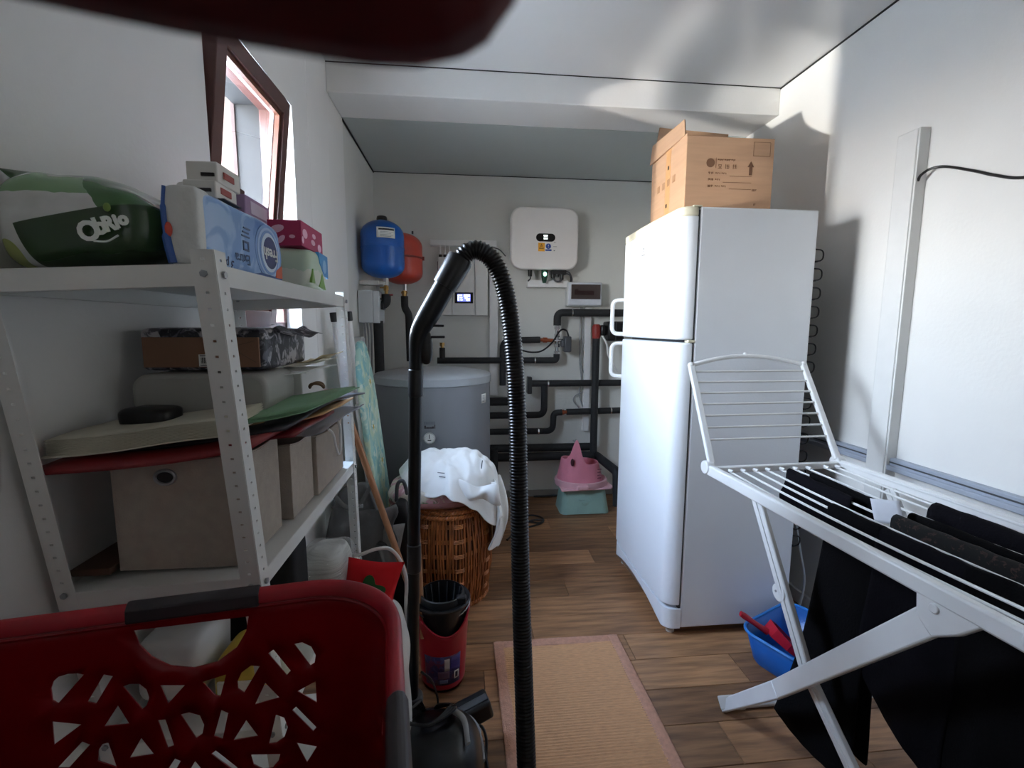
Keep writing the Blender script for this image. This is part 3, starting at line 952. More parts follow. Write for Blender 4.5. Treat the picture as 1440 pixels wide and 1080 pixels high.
# boiler tank
tk = thing('hot_water_tank', 'large grey cylindrical hot water tank with a round gauge', 'boiler', (-0.183, 2.73, 0))
TX, TY, TR = -0.183, 2.73, 0.328
obj('tank_jacket', MB().lathe((TX, TY, 0), [(TR, 0.03), (TR, 0.945)], 64), M['boiler'], tk)
obj('tank_lid', MB().lathe((TX, TY, 0), [(TR + 0.001, 0.945), (TR + 0.006, 0.948), (TR + 0.006, 0.985), (TR - 0.004, 0.995), (TR * 0.7, 1.012), (0, 1.022)], 64), M['boilerlid'], tk)
obj('foot_ring', MB().lathe((TX, TY, 0), [(TR - 0.03, 0), (TR - 0.03, 0.03)], 48), M['darkgrey'], tk)
g = obj('gauge', MB().tube([(TX - 0.003, TY - TR - 0.012, 0.685), (TX - 0.003, TY - TR + 0.01, 0.685)], 0.031, 28), M['chrome'], tk)
obj('gauge_face', MB().tube([(TX - 0.003, TY - TR - 0.0135, 0.685), (TX - 0.003, TY - TR - 0.011, 0.685)], 0.025, 28), M['paper'], g)
gm = MB().box(TX - 0.005, TX - 0.001, TY - TR - 0.015, TY - TR - 0.013, 0.683, 0.705)
for k in range(11):
    a = math.radians(225 - 27 * k)
    gm.obox((TX - 0.003 + 0.020 * math.cos(a), TY - TR - 0.0145, 0.685 + 0.020 * math.sin(a)), 0.0008, 0.0006, 0.0008)
gm.box(TX - 0.012, TX + 0.006, TY - TR - 0.015, TY - TR - 0.013, 0.672, 0.676)
obj('gauge_needle', gm, M['darkink'], g)


def on_tank(a, z, off=0.001):
    return Vector((TX + (TR + off) * math.sin(a), TY - (TR + off) * math.cos(a), z))


tp = MB()
for k, (wd, hg) in enumerate(((0.012, 0.016), (0.014, 0.008), (0.014, 0.008), (0.012, 0.008), (0.016, 0.011), (0.007, 0.02))):
    tp.obox(on_tank(-0.075 + k * 0.03, 0.733 + hg / 2), wd * 0.32, 0.0006, hg / 2, rz=-0.075 + k * 0.03)
obj('printed_mark', tp, M['darkink'], tk)
tp = MB()
for k in range(7):
    tp.obox(on_tank(-0.08 + k * 0.025, 0.762), 0.0035, 0.0006, 0.008, rz=-0.08 + k * 0.025)
obj('faint_printed_mark', tp, mat('tank_print', S(108, 111, 118), 0.5), tk)
sl = obj('tank_sticker', MB().grid(lambda u, v: on_tank(math.radians(56 + 9 * u), 0.838 + 0.052 * v, 0.0012), 4, 1), M['paper'], tk, solid=0.0005)
ss = MB()
for k in range(5):
    a, b = on_tank(math.radians(57.2), 0.846 + k * 0.008, 0.0022), on_tank(math.radians(61 + (k % 3)), 0.846 + k * 0.008, 0.0022)
    ss.add([a, b, b + Vector((0, 0, 0.003)), a + Vector((0, 0, 0.003))], [(0, 1, 2, 3)])
obj('sticker_print', ss, M['grey'], sl)

# potty on a step stool, cable on the floor
st_ = thing('step_stool', 'mint green plastic step stool on the floor under the pink potty', 'stool', (0.80, 3.08, 0))


def taper(mb, x0, x1, y0, y1, z0, z1, t, n=6, r=0.05, wav=0.0):
    lo = rrect(x0, x1, y0, y1, r, n)
    cx, cy = (x0 + x1) / 2, (y0 + y1) / 2
    vs, fs = [], []
    for s in range(5):
        k = s / 4
        for (a, b) in lo:
            zz = z0 + (z1 - z0) * k
            if s == 0 and wav:
                zz += wav * (0.5 + 0.5 * math.cos((a - cx) / (x1 - x0) * 2 * PI))
            vs.append((cx + (a - cx) * (1 + (t - 1) * k), cy + (b - cy) * (1 + (t - 1) * k), zz))
    N = len(lo)
    for s in range(4):
        fs += [(s * N + i, s * N + (i + 1) % N, (s + 1) * N + (i + 1) % N, (s + 1) * N + i) for i in range(N)]
    fs.append(tuple(4 * N + i for i in range(N)))
    return mb.add(vs, fs)


obj('stool_body', taper(MB(), 0.635, 0.975, 2.96, 3.2, 0.0, 0.17, 0.84, wav=0.022), M['mint'], st_, bevel=0.008)
obj('stool_top_grip', MB().box(0.70, 0.91, 3.0, 3.16, 0.168, 0.174), M['mint'], st_, bevel=0.003)
obj('stool_relief', MB().ball((0.80, 2.973, 0.075), 0.03, 0.008, 0.022, 12, 8).ball((0.835, 2.975, 0.09), 0.012, 0.006, 0.03, 12, 8).box(0.76, 0.80, 2.968, 2.98, 0.095, 0.105), M['mint'], st_, bevel=0.002)
po = thing('potty', 'pink child potty with tall handle back on top of the mint stool', 'potty', (0.79, 3.08, 0.175))


def potty_fn(u, v):
    a = 2 * PI * u
    r = 0.163 - 0.035 * v
    x, yv = math.cos(a), math.sin(a)
    z = 0.21 + v * (0.13 + 0.03 * max(0, -x) + 0.0)
    peak = math.exp(-((x + 0.36) / 0.30) ** 2) * max(0, -yv) ** 0.5
    z += v * v * 0.175 * peak
    return (0.785 + r * x, 3.08 + r * 0.8 * yv, z)


obj('potty_shell', MB().grid(potty_fn, 56, 10, cu=True), M['pink'], po, solid=0.006, sub=1)
obj('potty_rim', MB().lathe((0.795, 3.08, 0), [(0.15, 0.178), (0.178, 0.18), (0.182, 0.195), (0.18, 0.222), (0.17, 0.226), (0.15, 0.2)], 48, sy=0.82), M['palepink'], po)
obj('potty_base_plate', MB().prism([(0.63, 2.93), (0.97, 2.95), (1.0, 2.99), (0.98, 3.2), (0.63, 3.2)], lambda u, v, q: (u, v, q), 0.174, 0.184), M['palepink'], po, bevel=0.004)
obj('bowl_handle', MB().box(0.735, 0.81, 2.915, 2.945, 0.186, 0.212), M['palepink'], po, bevel=0.006)
obj('grip_hole', MB().ball((0.706, 2.962, 0.365), 0.012, 0.01, 0.026, 14, 10), mat('potty_hole', S(70, 26, 36), 0.7), po)
slits = MB()
for k in range(4):
    slits.obox((0.90, 2.987 - 0.0 * k, 0.245 + k * 0.02), 0.014, 0.004, 0.0022, rz=0.5)
obj('vent_slits', slits, mat('slit_shade', S(140, 70, 90), 0.7), po)
co = smooth_path([(0.36, 2.95, 0.006), (0.44, 2.97, 0.006), (0.50, 2.92, 0.006), (0.49, 2.85, 0.006), (0.42, 2.80, 0.006), (0.35, 2.78, 0.007), (0.40, 2.86, 0.011), (0.47, 2.88, 0.012),
                  (0.50, 2.87, 0.012), (0.46, 2.83, 0.012), (0.38, 2.86, 0.008), (0.30, 2.72, 0.007), (0.24, 2.62, 0.006)], 8)
tag(obj('floor_cable', MB().tube(co, 0.006, 8), M['black']), 'loop of black cable on the floor near the hose', 'cable')
kb = smooth_path([(0.50, 3.30, 0.012), (0.56, 3.28, 0.02), (0.60, 3.30, 0.014), (0.66, 3.29, 0.02), (0.70, 3.3, 0.012)], 6)
tag(obj('wall_cable', MB().tube(kb, 0.007, 8), M['darkgrey']), 'dark cable along the foot of the back wall', 'cable')

# ------------------------------------------------------------------ fridge and the carton on it
fg = thing('fridge', 'tall white fridge freezer with two doors and a carton on top', 'fridge', (1.07, 2.02, 0))
FX0, FX1, FY0, FY1, FZ = 0.868, 1.335, 1.70, 2.345, 1.70
obj('cabinet', MB().box(FX0, FX1, FY0, FY1, 0.035, FZ), M['enamel'], fg, bevel=0.006)


def door_poly(front, r0, back=0.862):
    """plan of a door: flat back, front bulging a little, rounded vertical edges"""
    out = [(back, FY0 - 0.001)]
    n = 10
    for k in range(n + 1):
        a = PI / 2 * k / n
        out.append((front + r0 - r0 * math.sin(a), FY0 - 0.001 + r0 * 0.85 - r0 * 0.85 * math.cos(a)))
    for k in range(1, 8):
        q = k / 8
        out.append((front - 0.008 * math.sin(PI * q), FY0 + r0 * 0.85 + (FY1 - FY0 - r0 * 1.7) * q))
    for k in range(n + 1):
        a = PI / 2 * (1 - k / n)
        out.append((front + r0 - r0 * math.sin(a), FY1 - r0 * 0.85 + r0 * 0.85 * math.cos(a)))
    out.append((back, FY1))
    return out


XY = lambda u, v, q: (u, v, q)
dp = door_poly(0.795, 0.055)
d1 = obj('freezer_door', MB().prism(dp, XY, 1.212, 1.668), M['enamel'], fg, bevel=0.006)
d2 = obj('fridge_door', MB().prism(dp, XY, 0.133, 1.200), M['enamel'], fg, bevel=0.006)
obj('door_top_cap', MB().prism(dp, XY, 1.664, 1.702), M['cream'], fg, bevel=0.008)
obj('door_gasket', MB().box(0.858, 0.869, FY0 + 0.006, FY1 - 0.006, 0.08, 1.69), M['darkgrey'], fg)
obj('hinge', MB().box(0.84, 0.875, FY0 + 0.002, FY0 + 0.03, 1.70, 1.706).box(0.842, 0.87, FY0 - 0.002, FY0 + 0.03, 1.201, 1.211), M['cream'], fg, bevel=0.002)
ps, pf = [], []
cols = 26
pp = door_poly(0.80, 0.05, 0.868)
np_ = len(pp)
for (u, v) in pp:
    k = (v - FY0) / (FY1 - FY0)
    lowz = 0.034 + 0.058 * max(0.0, math.sin(PI * min(1, max(0, (k - 0.06) / 0.94)))) ** 0.8
    ps.append((u, v, lowz))
for (u, v) in pp:
    ps.append((u, v, 0.118))
pf = [(i, (i + 1) % np_, np_ + (i + 1) % np_, np_ + i) for i in range(np_)]
pf += [tuple(range(np_)), tuple(range(np_, 2 * np_))]
obj('plinth', MB().add(ps, pf), M['enamel'], fg, smooth=30)
for yv, xv in ((FY0 + 0.04, 0.845), (FY1 - 0.04, 0.845), (FY0 + 0.04, 1.30), (FY1 - 0.04, 1.30)):
    obj('foot', MB().lathe((xv, yv, 0), [(0.017, 0), (0.017, 0.012), (0.011, 0.014), (0.011, 0.05)], 14), M['offwhite'], fg)
for z0, z1, dd in ((1.225, 1.395, d1), (1.01, 1.178, d2)):
    hy = 2.335
    lp = bend_path([(0.812, hy - 0.03, z0), (0.748, hy, z0), (0.748, hy, z1), (0.812, hy - 0.03, z1)], 0.05, 6)
    obj('handle', MB().tube(lp, 0.0115, 10, flat=0.8), M['white'], dd)
lg = MB()
lg.tube(bend_path([(0.786, 2.048, 1.607), (0.786, 2.048, 1.588), (0.786, 2.032, 1.588), (0.786, 2.032, 1.607)], 0.008, 4), 0.0016, 6)
lg.box(0.7855, 0.787, 2.038, 2.041, 1.597, 1.606)
obj('logo_mark', lg, M['grey'], d1)
text('logo_word', 'Indesit', (0.7862, 2.04, 1.575), (0, -1, 0), (0, 0, 1), 0.018, M['grey'], d1)
coil = MB()
coil.box(1.336, 1.342, FY0 + 0.04, FY1 - 0.04, 0.15, 1.55)
for k in range(17):
    z = 0.36 + k * 0.072
    coil.tube(bend_path([(1.338, FY0 + 0.012, z), (1.375, FY0 + 0.012, z + 0.004), (1.375, FY0 + 0.012, z + 0.044), (1.338, FY0 + 0.012, z + 0.046)], 0.018, 5), 0.0027, 6)
    coil.tube([(1.352, FY0 + 0.012, z), (1.352, FY1 - 0.03, z)], 0.0025, 6)
obj('condenser_coil', coil, M['dark'], fg)
obj('compressor', MB().ball((1.40, 2.05, 0.14), 0.07, 0.09, 0.085, 20, 12), M['black'], fg)
tag(obj('power_lead', MB().tube(smooth_path([(1.40, 1.80, 0.50), (1.43, 1.77, 0.30), (1.45, 1.76, 0.17), (1.42, 1.75, 0.05), (1.40, 1.80, 0.008), (1.36, 1.9, 0.007)]), 0.0045, 8), M['lightgrey']),
    'grey power lead hanging in the gap behind the fridge', 'lead')

# carton
cx0, cx1, cy0, cy1, cz0, cz1 = 0.872, 1.232, 1.85, 2.22, 1.7025, 2.003
CT = 0.006
ca = thing('cardboard_box', 'open brown cardboard box with printed arrow on top of the fridge', 'box', ((cx0 + cx1) / 2, (cy0 + cy1) / 2, cz0))
RB = Matrix.Rotation(math.radians(-1.5), 3, 'Z')
piv = Vector((cx0, cy0, 0))


def rb(mb):
    mb.v = [piv + RB @ (p - piv) for p in mb.v]
    return mb


obj('front_panel', rb(MB().box(cx0, cx1, cy0, cy0 + CT, cz0, cz1)), M['card'], ca, bevel=0.002, seg=1)
obj('back_panel', rb(MB().box(cx0, cx1, cy1 - CT, cy1, cz0, cz1)), M['card'], ca, bevel=0.002, seg=1)
obj('side_panel', rb(MB().box(cx0, cx0 + CT, cy0 + 0.004, cy1 - 0.002, cz0, cz1 + 0.012)), M['card'], ca, bevel=0.002, seg=1)
obj('side_panel', rb(MB().box(cx1 - CT, cx1, cy0 + 0.004, cy1 - 0.002, cz0, cz1)), M['card'], ca, bevel=0.002, seg=1)
obj('bottom_panel', rb(MB().box(cx0, cx1, cy0, cy1, cz0, cz0 + CT)), M['card'], ca)
# flaps: left one folded up and over the box, the back one standing, the right one leaning
fl = MB()
fl.add([(cx0, cy0 + 0.015, cz1 + 0.008), (cx0, cy1, cz1 + 0.008), (cx0 + 0.015, cy1 + 0.012, cz1 + 0.10), (cx0 + 0.015, cy0 + 0.06, cz1 + 0.085)], [(0, 1, 2, 3)])
obj('flap', fl, M['card'], ca, solid=0.005, offset=0, smooth=0)
fl = MB()
fl.add([(cx0 + 0.01, cy1, cz1), (cx1 - 0.02, cy1, cz1), (cx1 + 0.005, cy1 - 0.02, cz1 + 0.155), (cx0 + 0.03, cy1 - 0.02, cz1 + 0.17)], [(0, 1, 2, 3)])
obj('flap', fl, M['card'], ca, solid=0.005, offset=0, smooth=0)
fl = MB()
fl.add([(cx1, cy0 + 0.03, cz1 - 0.004), (cx1, cy1, cz1 - 0.004), (cx1 - 0.10, cy1 - 0.02, cz1 + 0.028), (cx1 - 0.10, cy0 + 0.12, cz1 + 0.035)], [(0, 1, 2, 3)])
obj('flap', fl, M['card'], ca, solid=0.005, offset=0, smooth=0)
yp = cy0 - 0.0008
W_ = lambda f: cx0 + 0.362 * f
pr = MB()
disc = [(W_(0.275) + 0.017 * math.cos(k * PI / 10), 1.905 + 0.017 * math.sin(k * PI / 10)) for k in range(20)]
pr.prism(disc, lambda u, v, q: (u, yp + q, v), 0, 0.0016)
pr.box(W_(0.335), W_(0.335) + 0.0015, yp, yp + 0.0016, 1.886, 1.925)
obj('print_emblem', rb(pr), M['ink'], ca)
pr = MB()


def strokes(mb, x, z, s, pat):
    """small block character drawn from strokes (x0, z0, x1, z1) in a unit cell"""
    for (a, b, c, d) in pat:
        if a == c:
            mb.box(x + a * s - 0.0009, x + a * s + 0.0009, yp, yp + 0.0016, z + min(b, d) * s, z + max(b, d) * s)
        else:
            mb.box(x + a * s, x + c * s, yp, yp + 0.0016, z + b * s - 0.0009, z + b * s + 0.0009)


K1 = [(0.1, 0.9, 0.9, 0.9), (0.1, 0.55, 0.9, 0.55), (0.2, 0.55, 0.2, 0.9), (0.8, 0.55, 0.8, 0.9), (0.5, 0.1, 0.5, 0.55), (0, 0.05, 1, 0.05), (0.2, 0.3, 0.8, 0.3)]
K2 = [(0.1, 0, 0.1, 1), (0.35, 0.85, 1, 0.85), (0.35, 0.5, 1, 0.5), (0.6, 0, 0.6, 0.85), (0.9, 0.1, 0.9, 0.5), (0.35, 0.1, 0.9, 0.1)]
K3 = [(0, 0.7, 0.4, 0.7), (0.2, 0, 0.2, 1), (0.5, 0.9, 1, 0.9), (0.75, 0.2, 0.75, 0.9), (0.5, 0.5, 1, 0.5), (0.5, 0.2, 1, 0.2)]
for k, K in enumerate((K1, K2, K3)):
    strokes(pr, W_(0.36) + k * 0.030, 1.884, 0.017, K)
for k in range(8):
    strokes(pr, W_(0.355) + k * 0.0092, 1.913, 0.0075, (K1, K2, K3)[k % 3][:3])
for r_, zz in enumerate((1.862, 1.838, 1.813)):
    for k in range(2):
        strokes(pr, W_(0.255) + k * 0.012, zz, 0.009, (K1, K3, K2)[(k + r_) % 3][:5])
    for k in range((6, 3, 6)[r_]):
        strokes(pr, W_(0.335) + k * 0.0085, zz + 0.001, 0.006, (K1, K2, K3)[k % 3][:2])
    x0_ = W_((0.50, 0.425, 0.50)[r_])
    pr.box(x0_, W_(0.75), yp, yp + 0.0016, zz - 0.006, zz - 0.0045)
strokes(pr, W_(0.765), 1.80, 0.009, K2[:4])
strokes(pr, W_(0.79), 1.80, 0.009, K3[:4])
strokes(pr, W_(0.79), 1.745, 0.009, K3[:4])
obj('print_lettering', rb(pr), M['ink'], ca)
pr = MB()
ax = W_(0.735)
pr.prism([(ax - 0.006, 1.862), (ax + 0.006, 1.862), (ax + 0.006, 1.893), (ax + 0.0135, 1.893), (ax, 1.915), (ax - 0.0135, 1.893), (ax - 0.006, 1.893)],
         lambda u, v, q: (u, yp + q, v), 0, 0.0016)
obj('print_arrow', rb(pr), mat('arrow_ink', S(92, 62, 42), 0.85), ca)
pr = MB()
a0, a1, z0_, z1_ = W_(0.755), W_(0.945), 1.935, 1.987
for (a, b, c, d) in ((a0, a1, z0_, z0_ + 0.0014), (a0, a1, z1_, z1_ + 0.0014), (a0, a0 + 0.0014, z0_, z1_), (a1, a1 + 0.0014, z0_, z1_)):
    pr.box(a, b, yp, yp + 0.0016, c, d)
obj('print_frame', rb(pr), M['ink'], ca)
xl = cx0 - 0.0008
pr = MB().box(xl, xl + 0.0014, cy0 + 0.15, cy0 + 0.20, cz0 + 0.004, cz1 + 0.008)
obj('parcel_tape', rb(pr), mat('parcel_tape', S(196, 150, 104), 0.3, var=0.02), ca)
pr = MB()
for k in range(4):
    pr.box(xl - 0.0006, xl + 0.001, cy0 + 0.10 + k * 0.055, cy0 + 0.125 + k * 0.055, 1.862, 1.89)
tag(obj('side_print', rb(pr), mat('side_ink', S(150, 112, 80), 0.85), ca), kind='stuff')
pr = MB().box(xl - 0.001, xl + 0.001, cy0 + 0.165, cy0 + 0.178, 1.93, 1.945).box(xl - 0.001, xl + 0.001, cy0 + 0.175, cy0 + 0.188, 1.775, 1.79)
obj('tear_mark', rb(pr), M['darkink'], ca)

# ------------------------------------------------------------------ shelving unit on the left
scale_about_camera(LEFT_SCALE, 0.2964)
FLZ = -0.388                    # floor level before the scaling about the camera
su = thing('shelving_unit', 'white metal shelving unit with perforated posts under the window', 'shelf', (-0.58, 1.35, FLZ))
SX0, SX1 = -0.768, -0.400


def post_y(z, near):
    return (1.0095 - 0.1435 * z) if near else (1.769 - 0.0804 * z)


def post(sx, near, ztop):
    """L-profile with rows of keyhole slots; flanges face the camera and the aisle"""
    mb = MB()
    W, SL, PITCH, HH = 0.036, 0.0062, 0.0265, 0.0042
    s = -1 if sx > -0.5 else 1
    q = 1 if near else -1
    n = int((ztop - FLZ) / PITCH)

    def P(f, a, z):
        yy = post_y(z, near)
        return (sx + s * a, yy, z) if f == 0 else (sx, yy + q * a, z)
    for f in (0, 1):
        lo, hi = (W - SL) / 2, (W + SL) / 2
        zs = [FLZ]
        for k in range(1, n + 1):
            z = FLZ + k * PITCH
            if z + HH < ztop - 0.01:
                zs += [z, z + HH]
        zs.append(ztop)
        for i in range(len(zs) - 1):
            a, b = zs[i], zs[i + 1]
            for (u0, u1) in ((0, lo), (hi, W)) if i % 2 else ((0, lo), (lo, hi), (hi, W)):
                mb.add([P(f, u0, a), P(f, u1, a), P(f, u1, b), P(f, u0, b)], [(0, 1, 2, 3)])
    return obj('post', mb, M['shelf'], su, solid=0.0018, offset=0, smooth=0)


post(SX1, True, 1.378)
post(SX0, True, 1.378)
post(SX1, False, 1.372)
post(SX0, False, 1.372)
for zt in (1.357, 0.771, 0.40, -0.20):
    y0, y1 = post_y(zt, True) + 0.003, post_y(zt, False) - 0.003
    mb = MB()
    L = 0.034
    a, b = SX0 + 0.003, SX1 - 0.003
    vs = [(a, y0, zt), (b, y0, zt), (b, y1, zt), (a, y1, zt), (a, y0 + 0.004, zt - L), (b, y0 + 0.004, zt - L), (b, y1, zt - L), (a, y1, zt - L),
          (a + 0.014, y0 + 0.016, zt - L), (b - 0.014, y0 + 0.016, zt - L), (b - 0.014, y1 - 0.012, zt - L), (a + 0.014, y1 - 0.012, zt - L)]
    vs = [(x, yy, z - 0.016 * (b - x) / (b - a)) for x, yy, z in vs]
    fs = [(0, 1, 2, 3)] + [(i, (i + 1) % 4, 4 + (i + 1) % 4, 4 + i) for i in range(4)] + [(4 + i, 4 + (i + 1) % 4, 8 + (i + 1) % 4, 8 + i) for i in range(4)]
    sp_ = obj('shelf_panel', mb.add(vs, fs), M['shelf'], su, solid=0.0015, smooth=0)
bl = MB()
for zt in (1.34, 0.753, 0.385):
    for near in (True, False):
        yy = post_y(zt, near)
        q = 1 if near else -1
        bl.tube([(SX1 + 0.002, yy + q * 0.018, zt), (SX1 + 0.006, yy + q * 0.018, zt)], 0.006, 6)
        bl.tube([(SX1 - 0.018, yy - 0.002, zt), (SX1 - 0.018, yy - 0.006, zt)], 0.006, 6)
        bl.tube([(SX0 + 0.018, yy - 0.002, zt), (SX0 + 0.018, yy - 0.006, zt)], 0.006, 6)
obj('bolts', bl, M['steel'], su)

# --- on the top shelf
ZT = 1.359
gbag = thing('paper_roll_bag', 'green and clear plastic bag of paper rolls lying on the top shelf', 'bag', (-0.635, 0.96, ZT))


def gfn(q):
    k = nz3((q.x * 9, q.y * 9, q.z * 9), 1.0) * 0.012 + nz3((q.x * 26 + 4, q.y * 24, q.z * 26), 1.0) * 0.006
    top = max(0, q.z) / 0.08
    slope = -0.42 * max(0, q.x - 0.02) * top - 0.16 * max(0, -q.x - 0.05) * top
    return Vector((q.x, q.y, q.z + k + slope + 0.07 * q.x))


GC = Vector((-0.652, 0.965, ZT + 0.077))
film = bpy.data.materials.new('green_printed_film')
film.use_nodes = True
t_ = film.node_tree
b_ = t_.nodes['Principled BSDF']
b_.inputs['Roughness'].default_value = 0.22
b_.inputs['Coat Weight'].default_value = 0.3
tcn = t_.nodes.new('ShaderNodeTexCoord')
sx_ = t_.nodes.new('ShaderNodeSeparateXYZ')
t_.links.new(tcn.outputs['Generated'], sx_.inputs[0])


def mth(op, a, b):
    n = t_.nodes.new('ShaderNodeMath')
    n.operation = op
    for i, v in enumerate((a, b)):
        if isinstance(v, (int, float)):
            n.inputs[i].default_value = v
        else:
            t_.links.new(v, n.inputs[i])
    return n.outputs[0]


def mixc(f, a, b):
    n = t_.nodes.new('ShaderNodeMix')
    n.data_type = 'RGBA'
    t_.links.new(f, n.inputs['Factor'])
    for s_, v in (('A', a), ('B', b)):
        if isinstance(v, tuple):
            n.inputs[s_].default_value = v
        else:
            t_.links.new(v, n.inputs[s_])
    return n.outputs['Result']


gx, gy, gz = sx_.outputs[0], sx_.outputs[1], sx_.outputs[2]
nzf = t_.nodes.new('ShaderNodeTexNoise')
nzf.inputs['Scale'].default_value = 5
t_.links.new(tcn.outputs['Generated'], nzf.inputs['Vector'])
wob = mth('MULTIPLY', mth('SUBTRACT', nzf.outputs['Fac'], 0.5), 0.12)
# print: pale paper showing through, pale green top, dark green swoosh low on the right, yellow-green disc low left
paper_ = mixc(nzf.outputs['Fac'], S(176, 178, 174), S(222, 224, 220))
topm = mth('GREATER_THAN', mth('ADD', gz, wob), 0.70)
rightm = mth('GREATER_THAN', mth('ADD', mth('ADD', mth('MULTIPLY', gz, 0.55), gx), wob), 1.06)
swoosh = mth('MULTIPLY', mth('LESS_THAN', mth('SUBTRACT', gz, mth('MULTIPLY', gx, 0.32)), 0.34), mth('GREATER_THAN', mth('SUBTRACT', gx, mth('MULTIPLY', mth('SUBTRACT', 0.5, gz), 0.2)), 0.20))
dd_ = mth('ADD', mth('POWER', mth('SUBTRACT', gx, 0.12), 2), mth('POWER', mth('MULTIPLY', mth('SUBTRACT', gz, 0.1), 0.62), 2))
disc_ = mth('LESS_THAN', dd_, 0.012)
c_ = mixc(topm, paper_, S(118, 152, 110))
c_ = mixc(rightm, c_, S(64, 104, 58))
c_ = mixc(disc_, c_, S(150, 160, 92))
c_ = mixc(swoosh, c_, S(40, 66, 34))
t_.links.new(c_, b_.inputs['Base Color'])
gb = obj('printed_wrapper', MB().ball(GC, 0.128, 0.115, 0.082, 56, 30, p=0.55, fn=gfn), film, gbag, sub=1)
obj('bag_tail', MB().grid(lambda u, v: (GC.x - 0.112 + 0.085 * u, GC.y - 0.075 + 0.06 * v, GC.z + 0.078 - 0.022 * math.sin(PI * u) * (1 - v) + 0.012 * v - 0.012 * u), 10, 4),
    mat('tail_green', S(52, 84, 48), 0.3), gbag, solid=0.002)
MW = mat('logo_white', S(226, 232, 222), 0.5)
FYg = GC.y - 0.1195
rt_, up_ = Vector((1, -0.05, 0.26)), Vector((-0.26, -0.12, 1))
for ch, dx_, dz_, sz in (('O', -0.030, -0.012, 0.054), ('b', -0.008, -0.001, 0.046), ('R', 0.009, 0.004, 0.040), ('i', 0.023, 0.009, 0.038), ('o', 0.036, 0.015, 0.036)):
    text('logo_letter', ch, (GC.x + 0.072 + dx_ * 0.8, FYg - 0.002, GC.z - 0.020 + dz_ * 0.8), rt_, up_, sz * 0.78, MW, gb, extrude=0.0006, offset=0.0016)
obj('logo_underline', MB().tube(smooth_path([(GC.x + 0.055, FYg - 0.003, GC.z - 0.044), (GC.x + 0.075, FYg - 0.003, GC.z - 0.044), (GC.x + 0.092, FYg - 0.002, GC.z - 0.034)], 6), 0.0015, 6), MW, gb)
obj('logo_dot', MB().ball((GC.x + 0.078, FYg - 0.001, GC.z + 0.010), 0.006, 0.002, 0.007, 10, 8), mat('logo_green', S(110, 140, 60), 0.5), gb)

# blue pack of paper rolls
fpk = thing('blue_paper_pack', 'blue plastic pack of toilet paper with a round logo at the shelf edge', 'pack', (-0.49, 1.07, ZT))
blu = blotch_mat('blue_film', S(122, 160, 210), [(S(160, 190, 224), 0.54, 14), (S(84, 130, 196), 0.58, 9)], rough=0.28)
PCx0, PCx1, PCy0, PCy1, PZ1 = -0.525, -0.452, 0.895, 1.25, ZT + 0.137


def pfn(u, v, side):
    pass


def bag_box(x0, x1, y0, y1, z0, z1, amp, p=0.35, sc=18):
    cx, cy, cz = (x0 + x1) / 2, (y0 + y1) / 2, (z0 + z1) / 2
    return MB().ball((cx, cy, cz), (x1 - x0) / 2, (y1 - y0) / 2, (z1 - z0) / 2, 48, 24, p=p,
                     fn=lambda q: q * (1 + amp * nz3((q.x * sc, q.y * sc, q.z * sc + 3))))


pk = obj('pack_body', bag_box(PCx0, PCx1, PCy0, PCy1, ZT, PZ1, 0.05, p=0.3), blu, fpk, sub=1)
silver = mat('silver_film', S(206, 206, 202), 0.3, var=0.06, scale=14, bump=0.7, bscale=26)
obj('end_film', bag_box(PCx0 + 0.006, PCx1 - 0.006, PCy0 - 0.008, PCy0 + 0.05, ZT + 0.004, PZ1 + 0.004, 0.04, p=0.35), silver, fpk, sub=1)
edge = mat('blue_edge', S(46, 84, 150), 0.35)
obj('seal_edge', MB().tube(smooth_path([(PCx0 + 0.014, PCy0 - 0.006, PZ1 - 0.002), (PCx0 + 0.012, PCy0 - 0.009, ZT + 0.10), (PCx0 + 0.014, PCy0 - 0.009, ZT + 0.05), (PCx0 + 0.020, PCy0 - 0.007, ZT + 0.006)]), [0.003] * 8 + [0.0045] * 8 + [0.007] * 9, 8), edge, fpk)
obj('red_blot', MB().ball((PCx0 + 0.018, PCy0 - 0.010, ZT + 0.062), 0.007, 0.004, 0.013, 12, 8), mat('blot_red', S(196, 72, 52), 0.4), fpk)
xs = PCx1 + 0.0006
YZ = lambda u, v, q: (q, u, v)


def ell(cy, cz, ry, rz, n=36, rot=0.0):
    return [(cy + ry * math.cos(2 * PI * k / n), cz + rz * math.sin(2 * PI * k / n)) for k in range(n)]


for (ry, rz, c, off) in ((0.072, 0.062, (118, 156, 208), 0.0), (0.062, 0.056, (168, 194, 226), 0.0006), (0.052, 0.050, (110, 150, 206), 0.0012), (0.045, 0.044, (214, 226, 240), 0.0018)):
    obj('swirl', MB().prism(ell(1.165, ZT + 0.066, ry, rz), YZ, xs - 0.004, xs + off), mat('swirl_%d' % c[0], S(*c), 0.3, var=0.03), pk, smooth=0)
dn = obj('logo_disc', MB().prism(ell(1.168, ZT + 0.066, 0.037, 0.036), YZ, xs - 0.003, xs + 0.0024), mat('logo_navy', S(34, 46, 106), 0.35), pk, smooth=0)
text('logo_word', 'Fresh', (xs + 0.003, 1.168, ZT + 0.064), (0, -1, 0), (0, 0, -1), 0.036, M['paper'], dn, offset=0.0008)
text('pack_word', 'Extra', (xs + 0.0015, 1.03, ZT + 0.034), (0, -1, -0.05), (0, 0.05, -1), 0.030, mat('pack_ink', S(78, 96, 130), 0.5), pk)
pr = MB()
